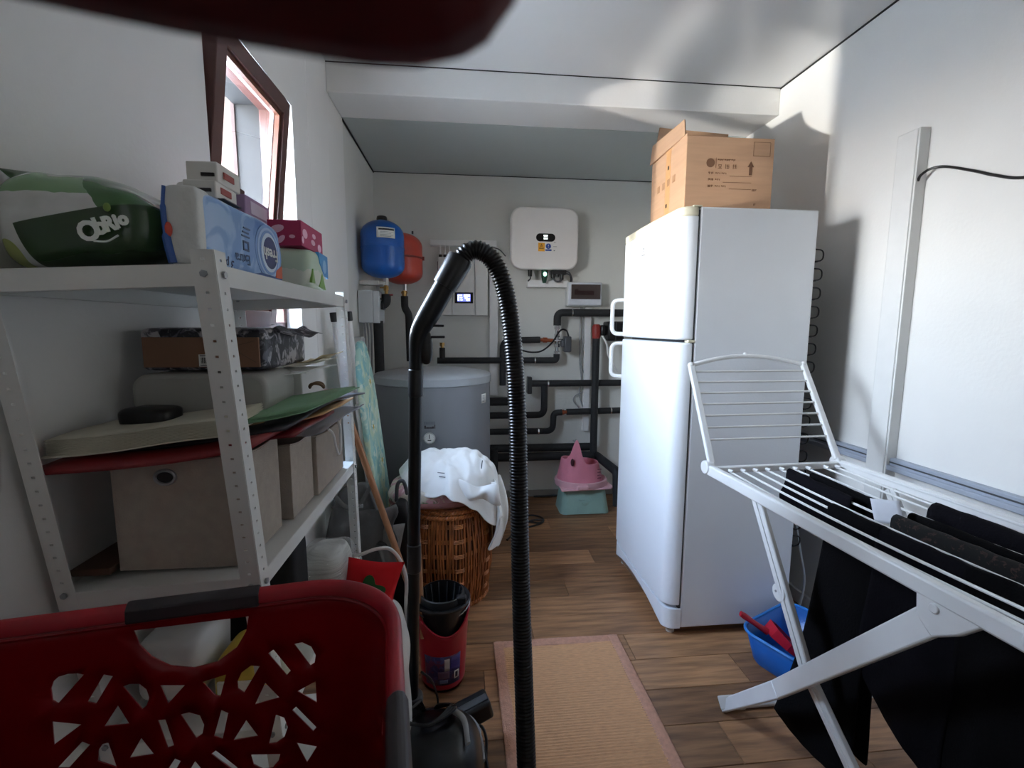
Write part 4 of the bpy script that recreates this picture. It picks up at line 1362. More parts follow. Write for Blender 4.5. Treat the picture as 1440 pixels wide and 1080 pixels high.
for (a, b, c, d) in ((1.035, 1.06, 0.052, 0.056), (1.035, 1.06, 0.068, 0.072), (1.035, 1.039, 0.052, 0.072), (1.056, 1.06, 0.052, 0.072), (1.03, 1.065, 0.08, 0.083), (1.034, 1.062, 0.088, 0.091), (1.04, 1.07, 0.097, 0.10)):
    pr.box(xs, xs + 0.0015, a, b, ZT + c, ZT + d)
obj('pack_print', pr, mat('pack_ink2', S(88, 106, 140), 0.5), pk)
text('pack_word', '3 ply', (xs + 0.0015, 0.965, ZT + 0.016), (0, -1, 0), (0, 0, -1), 0.026, mat('pen_ink', S(40, 48, 92), 0.5), pk, shear=0.2)
obj('orange_corner', MB().prism([(1.195, ZT + 0.012), (1.235, ZT + 0.014), (1.236, ZT + 0.045), (1.20, ZT + 0.03)], YZ, xs - 0.006, xs + 0.0014), mat('corner_orange', S(214, 92, 50), 0.35), pk)
obj('blue_foot', MB().prism([(1.06, ZT + 0.006), (1.235, ZT + 0.004), (1.235, ZT + 0.014), (1.12, ZT + 0.016)], YZ, xs - 0.006, xs + 0.0008), edge, pk)

for i, (a, b, c, d, z0, z1, rz) in enumerate(((-0.530, -0.472, 0.98, 1.07, PZ1 + 0.004, PZ1 + 0.036, 0.03), (-0.532, -0.474, 1.0, 1.09, PZ1 + 0.038, PZ1 + 0.076, -0.02))):
    wb = thing('white_carton', ('lower of the two small white cartons on the blue paper pack', 'upper of the two small white cartons on the blue paper pack')[i], 'box', ((a + b) / 2, (c + d) / 2, z0),
               'small white cartons on the blue pack')
    cc = ((a + b) / 2, (c + d) / 2, (z0 + z1) / 2)
    cb_ = obj('carton_body', MB().obox(cc, (b - a) / 2, (d - c) / 2, (z1 - z0) / 2, rz), mat('carton_white', S(222, 218, 210), 0.6, var=0.02), wb, bevel=0.0025)
    if i == 0:
        obj('open_lid', MB().box(b - 0.004, b + 0.012, c + 0.01, d - 0.01, z0 - 0.001, z0 + 0.001), M['darkgrey'], wb)
    pr = MB()
    pr.box(b - 0.03, b - 0.006, c - 0.004, c - 0.0005, z0 + 0.010, z0 + 0.016)
    obj('printed_bar', pr, M['darkink'], cb_)
    pr = MB().box(b, b + 0.0025, c + 0.02, c + 0.06, z0 + 0.012, z0 + 0.024)
    obj('printed_panel', pr, mat('carton_red%d' % i, S(170, 90, 84), 0.6), cb_)
lb2 = thing('lilac_carton', 'lilac carton standing behind the blue paper pack', 'box', (-0.60, 1.38, ZT))
obj('carton_body', MB().box(-0.655, -0.555, 1.30, 1.45, ZT, ZT + 0.232), mat('lilac_card', S(158, 128, 160), 0.6, var=0.05), lb2, bevel=0.003)
obj('printed_panel', MB().box(-0.5555, -0.554, 1.33, 1.43, ZT + 0.19, ZT + 0.222), mat('lilac_pale', S(206, 190, 206), 0.6), lb2)
jr = thing('white_jar', 'white lidded jar behind the small white cartons', 'jar', (-0.635, 1.30 - 0.08, ZT))
obj('jar_body', MB().lathe((-0.632, 1.22, 0), [(0.035, ZT), (0.038, ZT + 0.01), (0.038, ZT + 0.19), (0.03, ZT + 0.2)], 24), M['white'], jr)
obj('jar_lid', MB().lathe((-0.632, 1.22, 0), [(0.037, ZT + 0.195), (0.040, ZT + 0.2), (0.040, ZT + 0.215), (0.034, ZT + 0.225), (0, ZT + 0.227)], 24), M['white'], jr)
tp_ = thing('green_tissue_pack', 'pale green and blue soft pack under the pink tissue box', 'pack', (-0.49, 1.45, ZT))
gtp = split_mat('green_pack_film', [(0.0, S(206, 216, 196)), (0.30, S(222, 226, 210)), (0.62, S(196, 214, 190))], rough=0.35, axis=2, namp=0.3, nscale=4)
gk = obj('pack_body', bag_box(-0.545, -0.428, 1.385, 1.56, ZT, ZT + 0.118, 0.05, p=0.35), gtp, tp_, sub=1)
obj('blue_panel', MB().prism([(1.46, ZT + 0.115), (1.55, ZT + 0.112), (1.55, ZT + 0.045), (1.51, ZT + 0.05), (1.47, ZT + 0.085)], YZ, -0.436, -0.4268), mat('panel_blue', S(58, 144, 206), 0.35), gk)
obj('blue_disc', MB().prism(ell(1.515, ZT + 0.078, 0.018, 0.02, 20), YZ, -0.43, -0.4262), mat('disc_blue', S(140, 190, 226), 0.35), gk)
tag(obj('leaf_print', MB().prism([(1.46, ZT + 0.015), (1.52, ZT + 0.008), (1.49, ZT + 0.055)], YZ, -0.434, -0.4268).prism([(1.39, ZT + 0.02), (1.405, ZT + 0.06), (1.42, ZT + 0.02)], YZ, -0.434, -0.4268), mat('leaf_green', S(128, 172, 78), 0.4), gk), kind='stuff')
pt = thing('pink_tissue_box', 'crimson tissue box with pale pink petals on the top shelf', 'box', (-0.49, 1.46, ZT + 0.12))
pb = obj('box_body', MB().box(-0.54, -0.45, 1.39, 1.585, ZT + 0.1205, ZT + 0.19), mat('crimson_card', S(168, 34, 84), 0.5, var=0.05), pt, bevel=0.002)
pet = MB()
for (a, c, ra, rc, al) in ((-0.515, 0.165, 0.02, 0.010, 0.3), (-0.505, 0.137, 0.014, 0.007, 0.8), (-0.475, 0.145, 0.008, 0.005, 0), (-0.53, 0.14, 0.007, 0.010, 0.2)):
    pts = [(a + ra * math.cos(k * PI / 8) * math.cos(al) - rc * math.sin(k * PI / 8) * math.sin(al), ZT + c + ra * math.cos(k * PI / 8) * math.sin(al) + rc * math.sin(k * PI / 8) * math.cos(al)) for k in range(16)]
    pet.prism(pts, lambda u, v, q: (u, q, v), 1.3888, 1.391)
for (a, c, ra, rc) in ((1.42, 0.158, 0.02, 0.013), (1.40, 0.138, 0.008, 0.010), (1.49, 0.145, 0.018, 0.008), (1.55, 0.138, 0.016, 0.012), (1.50, 0.165, 0.016, 0.007)):
    pet.prism(ell(a, ZT + c, ra, rc, 16), YZ, -0.451, -0.4492)
obj('petal_print', pet, mat('petal_pink', S(232, 188, 206), 0.5), pb)

# --- second shelf: storage boxes with folders across their tops
ZS = 0.773


def fabric_box(name, label, x0, x1, y0, y1, z0, z1, eyelet=False, cord=False, m=None, rz=0.0):
    b = thing(name, label, 'storage box', ((x0 + x1) / 2, (y0 + y1) / 2, z0), 'beige storage boxes on the second shelf')
    m = m or M['beige']
    cx, cy = (x0 + x1) / 2, (y0 + y1) / 2
    tt = 0.005
    mb = MB()
    R = Matrix.Rotation(rz, 3, 'Z')
    cor = [Vector((cx, cy, 0)) + R @ Vector((sx * (x1 - x0) / 2, sy * (y1 - y0) / 2, 0)) for sx, sy in ((-1, -1), (1, -1), (1, 1), (-1, 1))]
    cin = [Vector((cx, cy, 0)) + R @ Vector((sx * ((x1 - x0) / 2 - tt), sy * ((y1 - y0) / 2 - tt), 0)) for sx, sy in ((-1, -1), (1, -1), (1, 1), (-1, 1))]
    N = 8

    def ringpts(c, z, dip):
        out = []
        for i in range(4):
            for k in range(N):
                p = c[i].lerp(c[(i + 1) % 4], k / N)
                out.append((p.x, p.y, z - dip * math.sin(PI * k / N)))
        return out
    o0, o1, i1, i0 = ringpts(cor, z0, 0), ringpts(cor, z1, 0.009), ringpts(cin, z1, 0.009), ringpts(cin, z0 + tt, 0)
    vs = o0 + o1 + i1 + i0
    T = 4 * N
    fs = []
    for a in range(3):
        fs += [(a * T + i, a * T + (i + 1) % T, (a + 1) * T + (i + 1) % T, (a + 1) * T + i) for i in range(T)]
    fs += [tuple(range(T)), tuple(range(3 * T, 4 * T))]
    bx = obj('box_body', mb.add(vs, fs), m, b, bevel=0.0015, seg=1)
    hm = MB()
    obj('hem', hm.tube([Vector(p) + Vector((0, 0, 0.0)) for p in o1], 0.0022, 6, closed=True), m, b)
    if eyelet:
        e = Vector((x0 + (x1 - x0) * 0.42, y0 - 0.0015, z1 - 0.040))
        ring = MB()
        ring.tube([e + Vector((0.0185 * math.cos(k * PI / 12), 0, 0.014 * math.sin(k * PI / 12))) for k in range(24)], 0.0035, 8, closed=True)
        obj('eyelet', ring, M['steel'], b)
        obj('eyelet_hole', MB().prism([(e.x + 0.016 * math.cos(k * PI / 12), e.z + 0.012 * math.sin(k * PI / 12)) for k in range(24)], lambda u, v, q: (u, q, v), e.y - 0.0005, e.y + 0.002), M['dark'], b)
    return b


fabric_box('storage_box', 'beige fabric storage box with metal eyelet facing the aisle end', -0.683, -0.445, 0.945, 1.135, ZS, 1.003, eyelet=True)
fabric_box('storage_box', 'beige fabric storage box second along the shelf from the eyelet one', -0.70, -0.432, 1.175, 1.335, ZS, 0.965)
b3 = fabric_box('storage_box', 'beige fabric storage box by the far post with white cord handles', -0.70, -0.422, 1.345, 1.62, ZS, 0.945)
for y0, dp_, yw in ((1.47, 0.10, 0.085),):
    cp = smooth_path([(-0.418, y0 - 0.02, 0.945), (-0.412, y0 + 0.01, 0.92), (-0.41, y0 + 0.03, 0.87), (-0.41, y0 + 0.055, 0.845), (-0.41, y0 + 0.08, 0.86), (-0.412, y0 + 0.09, 0.92), (-0.418, y0 + 0.09, 0.948)], 7)
    obj('cord_handle', MB().tube(cp, 0.004, 8), M['white'], b3)
db = thing('brown_storage_box', 'dark brown box at the wall side behind the eyelet storage box', 'box', (-0.73, 1.25, ZS))
brm = mat('dark_brown_board', S(92, 70, 60), 0.8, var=0.08)
obj('box_body', MB().box(-0.762, -0.705, 1.12, 1.60, ZS, 1.0), brm, db, bevel=0.003)
tag(obj('wooden_board', MB().box(-0.762, -0.69, 0.93, 1.11, ZS, ZS + 0.014), mat('board_brown', S(86, 62, 48), 0.7, var=0.15, scale=20, stretch=(1, 0.2, 1)), bevel=0.002), 'dark wooden board lying beside the eyelet storage box', 'board')

# folders and papers: thin leaning sheets stacked on the boxes
def sheet(name, label, cat, pts, thick, m, group='folders on the storage boxes', sag=0.006, seed=0, nu=8, nv=4, pages=None):
    """pts = four corners counter-clockwise"""
    A, B, Cc, D = [Vector(p) for p in pts]

    def f(u, v):
        p = A.lerp(B, u).lerp(D.lerp(Cc, u), v)
        p.z += sag * nz3((u * 2.2 + seed, v * 2.0, seed * 1.7)) - sag * math.sin(PI * u) * 0.8
        return p
    if not pages:
        o = obj(name, MB().grid(f, nu, nv), m, None, solid=thick, offset=1)
        return tag(o, label, cat, group)
    t = thing(name, label, cat, A, group)
    o = obj('cover', MB().grid(f, nu, nv), m, t, solid=0.002, offset=1)
    for k in range(pages[0]):
        off = 0.0026 * (k + 1)
        obj('page', MB().grid(lambda u, v: f(0.02 + 0.95 * u + 0.008 * math.sin(k * 3.1), 0.03 + 0.93 * v) + Vector((0, 0, off + 0.0012)), nu, nv), pages[1], t, solid=0.0012, offset=1)
    return t


MR = mat('folder_red', S(128, 26, 30), 0.5, var=0.05)
MC = mat('cream_paper', S(206, 200, 182), 0.8, var=0.04)
MG = mat('folder_green', S(122, 160, 124), 0.6, var=0.05)
MK = mat('folder_black', S(38, 34, 40), 0.45)
MT = mat('manila', S(206, 168, 122), 0.7)
MP = clear_mat('plastic_pocket', (0.85, 0.86, 0.9, 1), gloss=0.3, rough=0.15, haze=0.35, hazecol=(0.8, 0.8, 0.86, 1))
sheet('red_folder', 'long dark red folder under the cream papers', 'folder', [(-0.757, 0.868, 0.992), (-0.40, 0.90, 1.026), (-0.40, 1.30, 1.026), (-0.757, 1.24, 1.004)], 0.010, MR, seed=1)
sheet('dark_folder', 'black folder between the red folder and the green one', 'folder', [(-0.70, 0.95, 1.012), (-0.375, 1.0, 1.040), (-0.375, 1.42, 1.042), (-0.70, 1.25, 1.016)], 0.006, MK, seed=2)
sheet('maroon_folder', 'maroon plastic folder sticking out past the near post', 'folder', [(-0.60, 1.02, 1.004), (-0.372, 1.04, 1.018), (-0.368, 1.34, 1.016), (-0.60, 1.3, 1.008)], 0.007, mat('folder_maroon', S(110, 22, 34), 0.3), seed=6)
sheet('cream_papers', 'thick sheaf of cream papers on top of the red folder', 'papers', [(-0.755, 0.885, 1.020), (-0.44, 0.91, 1.052), (-0.46, 1.20, 1.05), (-0.755, 1.16, 1.026)], 0.004, MC, seed=3, pages=(11, MC))
sheet('green_folder', 'pale green folder with paper edges leaning up to the right', 'folder', [(-0.55, 0.96, 1.052), (-0.35, 1.05, 1.066), (-0.30, 1.36, 1.085), (-0.52, 1.24, 1.066)], 0.004, MG, seed=4, pages=(2, MG))
sheet('manila_folder', 'tan envelope poking out under the green folder', 'envelope', [(-0.50, 1.10, 1.026), (-0.352, 1.18, 1.034), (-0.345, 1.48, 1.034), (-0.50, 1.42, 1.022)], 0.004, MT, seed=5)
sheet('clear_pocket', 'clear plastic document pocket hanging over the shelf edge', 'document pocket', [(-0.47, 1.16, 1.0), (-0.362, 1.20, 0.988), (-0.345, 1.62, 0.992), (-0.47, 1.60, 0.998)], 0.003, MP, seed=8, sag=0.014)
sheet('charcoal_folder', 'charcoal folder lying by the far post', 'folder', [(-0.56, 1.30, 1.040), (-0.385, 1.32, 1.046), (-0.345, 1.64, 1.024), (-0.56, 1.66, 1.028)], 0.005, mat('folder_charcoal', S(74, 72, 78), 0.4), seed=9)
sheet('scarlet_booklet', 'small scarlet booklet on top of the charcoal folder', 'booklet', [(-0.53, 1.40, 1.055), (-0.43, 1.42, 1.054), (-0.425, 1.55, 1.05), (-0.53, 1.56, 1.053)], 0.006, mat('booklet_scarlet', S(186, 36, 44), 0.4), seed=10)

# grey case, white carton, papers and gift box
gc_ = thing('grey_case', 'grey rounded plastic case on the papers below the floral box', 'case', (-0.58, 1.19, 1.048))
obj('case_shell', MB().prism(rrect(-0.742, -0.452, 1.052, 1.148, 0.034, 8), lambda u, v, q: (u, q, v), 1.11, 1.29), mat('case_grey', S(160, 158, 152), 0.5, var=0.03), gc_, bevel=0.01, seg=3)
obj('case_seam', MB().box(-0.505, -0.502, 1.108, 1.292, 1.054, 1.146), M['grey'], gc_)
tag(obj('black_pouch', MB().ball((-0.66, 1.045, 1.065), 0.052, 0.04, 0.022, 20, 12, p=0.5, fn=lambda q: q * (1 + 0.1 * nz3(q * 30))), M['black'], sub=1), 'black pouch in front of the grey case', 'pouch')
wc = thing('pale_carton', 'plain white carton right of the grey case', 'box', (-0.46, 1.40, 1.048))
obj('carton_body', MB().box(-0.56, -0.438, 1.30, 1.50, 1.05, 1.135), M['paper'], wc, bevel=0.003)
obj('carton_flap', MB().box(-0.445, -0.432, 1.32, 1.48, 1.128, 1.135), M['paper'], wc)
tag(obj('brown_ring', MB().tube([(-0.40 + 0.018 * math.cos(a * PI / 12), 1.30 + 0.012 * math.sin(a * PI / 12), 1.092 + 0.012 * abs(math.sin(a * PI / 12))) for a in range(24)], 0.004, 8, closed=True), mat('ring_brown', S(120, 92, 66), 0.5)),
    'small brown ring lying on the green folder', 'ring')
flo = blotch_mat('floral_paper', S(30, 30, 38), [(S(176, 172, 176), 0.56, 30), (S(92, 90, 100), 0.57, 48)], rough=0.4)
flo2 = flo
gf = thing('floral_gift_box', 'flat box wrapped in black and white floral paper, kraft base showing', 'box', (-0.60, 1.27, 1.15))
GX0, GX1, GY0, GY1, GZ0, GZ1 = -0.748, -0.468, 1.15, 1.45, 1.1505, 1.252
gbx = MB().ball(((GX0 + GX1) / 2, (GY0 + GY1) / 2, (GZ0 + GZ1) / 2), (GX1 - GX0) / 2, (GY1 - GY0) / 2, (GZ1 - GZ0) / 2, 40, 20, p=0.16, fn=lambda q: q * (1 + 0.015 * nz3(q * 22)))
gbo = obj('wrapped_body', gbx, flo, gf)
obj('kraft_panel', MB().box(GX0 + 0.014, GX1 - 0.012, GY0 - 0.003, GY0 + 0.004, GZ0 + 0.010, GZ1 - 0.022), mat('kraft', S(134, 98, 76), 0.85, var=0.04), gf, bevel=0.001)
obj('kraft_fold', MB().bar((GX1 - 0.075, GY0 - 0.0034, GZ1 - 0.045), (GX1 - 0.02, GY0 - 0.0034, GZ0 + 0.022), 0.0012, 0.0012).bar((GX1 - 0.075, GY0 - 0.0034, GZ1 - 0.045), (GX1 - 0.02, GY0 - 0.0034, GZ1 - 0.03), 0.0012, 0.0012), mat('kraft_crease', S(104, 76, 58), 0.85), gf)
stk = obj('barcode_label', MB().box(-0.613, -0.583, GY0 - 0.0042, GY0 - 0.0028, GZ0 + 0.012, GZ0 + 0.04), M['paper'], gf)
bc = MB()
for k in range(9):
    bc.box(-0.608 + k * 0.0022, -0.6072 + k * 0.0022 + 0.0006 * (k % 2), GY0 - 0.0048, GY0 - 0.004, GZ0 + 0.019, GZ0 + 0.033)
bc.box(-0.61, -0.592, GY0 - 0.0048, GY0 - 0.004, GZ0 + 0.036, GZ0 + 0.038).box(-0.61, -0.588, GY0 - 0.0048, GY0 - 0.004, GZ0 + 0.014, GZ0 + 0.016)
obj('barcode', bc, M['darkink'], stk)
obj('loose_wrap', MB().grid(lambda u, v: (GX1 - 0.002 + 0.045 * u * u, GY0 + 0.06 + (GY1 - GY0 - 0.05) * v, GZ1 - 0.02 * u + 0.006 * math.sin(9 * v)), 6, 12), flo2, gf, solid=0.001)
for i, (pts, m_, lab) in enumerate((
        ([(-0.50, 1.22, 1.138), (-0.40, 1.25, 1.14), (-0.385, 1.46, 1.142), (-0.50, 1.44, 1.14)], M['paper'], 'white paper sheets under the floral box'),
        ([(-0.49, 1.30, 1.147), (-0.405, 1.34, 1.158), (-0.395, 1.50, 1.162), (-0.49, 1.48, 1.15)], MC, 'cream paper corner curling beside the floral box'),
        ([(-0.47, 1.36, 1.153), (-0.41, 1.40, 1.168), (-0.39, 1.55, 1.175), (-0.47, 1.52, 1.156)], mat('tan_paper', S(206, 188, 150), 0.8), 'tan paper corner sticking out highest beside the floral box'))):
    sheet('paper_sheet', lab, 'papers', pts, 0.002, m_, group='papers beside the floral box', sag=0.008, seed=20 + i)

# --- lower shelf, mostly hidden by the red basket
ZL = 0.402
wp = thing('wrapped_yarn', 'white bundle in clear crinkled plastic below the second shelf', 'bundle', (-0.46, 1.47, ZL))


def yfn(q):
    return Vector((q.x, q.y, q.z + 0.006 * math.sin(q.x * 60 + 4 * nz3(q * 12)) + 0.012 * nz3(q * 16))) * (1 + 0.05 * nz3(q * 22 + Vector((1, 2, 3))))


obj('white_bundle', MB().ball((-0.452, 1.47, ZL + 0.078), 0.075, 0.10, 0.076, 48, 28, p=0.6, fn=yfn), mat('yarn_white', S(228, 226, 220), 0.85, var=0.10, scale=30, stretch=(0.4, 0.4, 5), bump=1.0, bscale=30), wp, sub=1)
obj('clear_film', MB().ball((-0.452, 1.47, ZL + 0.079), 0.083, 0.106, 0.080, 40, 22, p=0.55, fn=lambda q: q * (1 + 0.09 * nz3(q * 18))), clear_mat('clear_film', (0.96, 0.97, 0.97, 1), gloss=0.35, rough=0.12, haze=0.08, bump=0.6), wp)
pkq = obj('pink_label', MB().ball((-0.378, 1.41, ZL + 0.045), 0.012, 0.022, 0.016, 12, 8, p=0.6), mat('label_pink', S(206, 130, 140), 0.5), wp)
tag(obj('dark_filler', bag_box(-0.74, -0.46, 1.23, 1.36, ZL, ZL + 0.30, 0.02, p=0.3), M['dark']), 'added dark block filling the dark area seen through the basket handle', 'case')  # added filler block, makes the area behind the basket handle dark
dt = thing('detergent_bag', 'white bag with blue print seen through the basket holes', 'bag', (-0.66, 1.12, ZL))
obj('bag_body', bag_box(-0.745, -0.60, 1.03, 1.20, ZL, ZL + 0.15, 0.06, p=0.4, sc=12), mat('bag_white', S(214, 212, 210), 0.5, var=0.03), dt, sub=1)
obj('blue_print', MB().box(-0.70, -0.64, 1.026, 1.034, ZL + 0.06, ZL + 0.10), mat('print_blue', S(60, 84, 170), 0.5), dt, bevel=0.004)
yb = thing('yellow_pack', 'yellow cleaning pack seen through the basket holes', 'pack', (-0.50, 1.10, ZL))
obj('pack_body', bag_box(-0.575, -0.47, 1.02, 1.17, ZL, ZL + 0.10, 0.05, p=0.35, sc=12), mat('pack_yellow', S(206, 176, 70), 0.5, var=0.08), yb, sub=1)
obj('pack_band', MB().box(-0.56, -0.485, 1.016, 1.024, ZL + 0.03, ZL + 0.06), M['paper'], yb, bevel=0.003)

scale_about_camera()

# ------------------------------------------------------------------ beyond the shelving: ironing board, broom, bag, cushion
ib = thing('ironing_board', 'ironing board in aqua daisy cover leaning behind the shelving unit', 'ironing board', (-0.36, 2.12, 0))
daisy = blotch_mat('aqua_daisy_cloth', S(166, 204, 192), [(S(138, 190, 190), 0.52, 7), (S(196, 214, 186), 0.55, 9), (S(206, 222, 206), 0.60, 15)], rough=0.85)


def board_pt(a, h, d):
    """a = across the board (along y), h = up the board, d = off its face"""
    lean = math.radians(6.0)
    return Vector((-0.345 - h * math.sin(lean) + d * math.cos(lean), 2.155 + a, 0.03 + h * math.cos(lean) + d * math.sin(lean)))


outl = []
BL = 1.17
for k in range(0, 13):
    h = 0.02 + (BL - 0.40) * k / 12
    outl.append((0.148, h))
for k in range(1, 12):
    q = k / 12
    outl.append((0.148 * math.cos(q * PI / 2) ** 0.75, BL - 0.38 + 0.38 * math.sin(q * PI / 2)))
outl.append((0, BL))
outl = outl + [(-a, h) for a, h in reversed(outl[:-1])]
obj('padded_cover', MB().prism(outl, lambda u, v, q: board_pt(u, v, q), -0.012, 0.012), daisy, ib, bevel=0.009, seg=3)
fl_ = MB()
for (ca, chh, rr) in ((0.055, 0.60, 0.045), (-0.03, 0.78, 0.04), (0.07, 0.36, 0.04), (0.03, 0.98, 0.035)):
    for k in range(9):
        a = 2 * PI * k / 9
        p0 = (ca + 0.012 * math.cos(a), chh + 0.012 * math.sin(a))
        p1 = (ca + rr * math.cos(a), chh + rr * math.sin(a))
        n_ = (-math.sin(a) * 0.007, math.cos(a) * 0.007)
        m_ = ((p0[0] + p1[0]) / 2, (p0[1] + p1[1]) / 2)
        fl_.add([board_pt(p0[0], p0[1], 0.0128), board_pt(m_[0] + n_[0], m_[1] + n_[1], 0.0128), board_pt(p1[0], p1[1], 0.0128), board_pt(m_[0] - n_[0], m_[1] - n_[1], 0.0128)], [(0, 1, 2, 3)])
tag(obj('daisy_petals', fl_, mat('daisy_white', S(228, 232, 214), 0.85), ib, smooth=0), kind='stuff')
fc = MB()
for (ca, chh) in ((0.055, 0.60), (-0.03, 0.78), (0.07, 0.36), (0.03, 0.98)):
    fc.add([board_pt(ca + 0.012 * math.cos(k * PI / 6), chh + 0.012 * math.sin(k * PI / 6), 0.0132) for k in range(12)], [tuple(range(12))])
tag(obj('daisy_centres', fc, mat('daisy_yellow', S(206, 178, 84), 0.85), ib, smooth=0), kind='stuff')
for (p0, p1, lab) in (((-0.548, 2.05, 1.285), (-0.50, 2.09, 0.62), 0), ((-0.488, 2.06, 1.29), (-0.455, 2.10, 0.70), 1)):
    lg_ = obj('leg', MB().tube([p0, p1], 0.011, 12), M['white'], ib)
    d = (Vector(p0) - Vector(p1)).normalized()
    obj('rubber_cap', MB().tube([Vector(p0) - d * 0.01, Vector(p0) + d * 0.03], 0.0145, 12), M['black'], lg_, bevel=0.003)
obj('support_frame', MB().tube([board_pt(-0.1, 0.1, -0.03), board_pt(-0.1, 0.9, -0.03)], 0.009, 8).tube([board_pt(0.1, 0.1, -0.03), board_pt(0.1, 0.9, -0.03)], 0.009, 8), M['white'], ib)
obj('bottom_bracket', MB().tube(bend_path([board_pt(0.14, 0.02, 0.0), board_pt(0.14, -0.03, 0.0), board_pt(-0.14, -0.03, 0.0), board_pt(-0.14, 0.02, 0.0)], 0.03), 0.008, 8), M['darkgrey'], ib)
bs = thing('broom', 'wooden broomstick slanting past the far shelf post', 'broom', (-0.18, 1.90, 0))
obj('stick', MB().tube([(-0.450, 1.79, 0.95), (-0.392, 1.79, 0.76), (-0.180, 1.80, 0.05)], 0.0125, 14), M['broom'], bs)
obj('broom_head', MB().box(-0.28, -0.12, 1.775, 1.825, 0.05, 0.085), M['darkgrey'], bs, bevel=0.01)
obj('bristles', MB().grid(lambda u, v: (-0.28 + 0.16 * u, 1.80 + (0.02 + 0.02 * v) * math.cos(v * 3) , 0.055 - 0.054 * v + 0.002 * math.sin(u * 120)), 60, 3), M['black'], bs, solid=0.03)

gbg = thing('grey_bag', 'slumped grey cloth bag with dark straps behind the far shelf post', 'bag', (-0.43, 1.98, 0))


def gbf(q):
    fold = 0.022 * math.sin(q.x * 38 + 5 * nz3(q * 5)) * (0.4 + 0.6 * max(0, q.z / 0.3)) + 0.02 * nz3(q * 11)
    return Vector((q.x * (1 - 0.35 * max(0, q.z) / 0.3), q.y * (1 - 0.3 * max(0, q.z) / 0.3) + fold, q.z))


obj('bag_body', MB().ball((-0.450, 1.905, 0.31), 0.140, 0.068, 0.305, 56, 32, p=0.6, fn=gbf), M['greycloth'], gbg, sub=1)
obj('bag_flap', MB().grid(lambda u, v: (-0.53 + 0.25 * u + 0.01 * math.sin(9 * v), 1.828 - 0.012 * math.sin(PI * v) + 0.012 * math.sin(14 * u + 3 * v), 0.55 - 0.16 * v - 0.02 * math.sin(PI * u)), 18, 10), M['greycloth'], gbg, solid=0.006)
obj('bag_tongue', MB().grid(lambda u, v: (-0.385 + (0.14 - 0.10 * v) * u + 0.06 * v, 1.826 - 0.012 * v + 0.006 * math.sin(8 * u), 0.47 - 0.19 * v), 10, 8), mat('grey_felt', S(128, 128, 126), 0.9, var=0.06), gbg, solid=0.006)
obj('strap', MB().tube(smooth_path([(-0.36, 1.815, 0.405), (-0.335, 1.808, 0.40), (-0.30, 1.815, 0.37), (-0.275, 1.82, 0.34)], 6), 0.009, 8, flat=0.4), M['black'], gbg)
obj('strap', MB().tube(smooth_path([(-0.52, 1.83, 0.60), (-0.47, 1.82, 0.55), (-0.42, 1.825, 0.56), (-0.38, 1.85, 0.62)], 6), 0.010, 8, flat=0.4), M['greycloth'], gbg)
obj('buckle', MB().box(-0.425, -0.405, 1.818, 1.828, 0.545, 0.56), M['steel'], gbg, bevel=0.003)
sb = thing('shoulder_bag', 'black leather bag squeezed between the ironing board and the basket', 'bag', (-0.33, 2.02, 0))
obj('bag_body', MB().ball((-0.268, 1.95, 0.27), 0.042, 0.055, 0.268, 28, 18, p=0.5, fn=lambda q: q * (1 + 0.12 * nz3(q * 16))), M['black'], sb, sub=1)
obj('handle', MB().tube(smooth_path([(-0.295, 1.95, 0.52), (-0.285, 1.93, 0.60), (-0.26, 1.93, 0.61), (-0.245, 1.95, 0.53)], 6), 0.008, 8), M['darkgrey'], sb)

sk = thing('white_sack', 'white plastic sack on the floor under the red cushion', 'sack', (-0.222, 1.145, 0))
obj('sack_body', MB().ball((-0.222, 1.145, 0.275), 0.070, 0.075, 0.275, 40, 28, p=0.6, fn=lambda q: Vector((q.x * (1 + 0.2 * nz3(q * 11)), q.y * (1 + 0.2 * nz3(q * 12)), q.z))), mat('sack_white', S(218, 216, 210), 0.45, var=0.04, bump=0.4, bscale=25), sk, sub=1)
scale_about_camera(LEFT_SCALE, 0.2964)
cu_ = thing('red_cushion', 'red felt cushion with a green leaf shape on top of the white sack', 'cushion', (-0.28, 1.45, 0.37))
CA = [Vector(p) for p in ((-0.37, 1.44, 0.535), (-0.195, 1.43, 0.515), (-0.245, 1.40, 0.33), (-0.40, 1.40, 0.38))]


def cus(u, v, s):
    p = CA[0].lerp(CA[1], u).lerp(CA[3].lerp(CA[2], u), v)
    pin = 0.020 * (math.sin(PI * u) * (1 - 2 * abs(v - 0.5)) * 0 + 1)
    e = (math.sin(PI * u) * math.sin(PI * v)) ** 0.5
    c = Vector((-0.30, 1.42, 0.44))
    edge_in = 0.12 * (math.sin(PI * u) * abs(2 * v - 1) ** 3 + math.sin(PI * v) * abs(2 * u - 1) ** 3)
    p = p.lerp(c, edge_in * 0.7)
    return p + Vector((0.0, -1, 0.15)) * (0.032 * e * s)


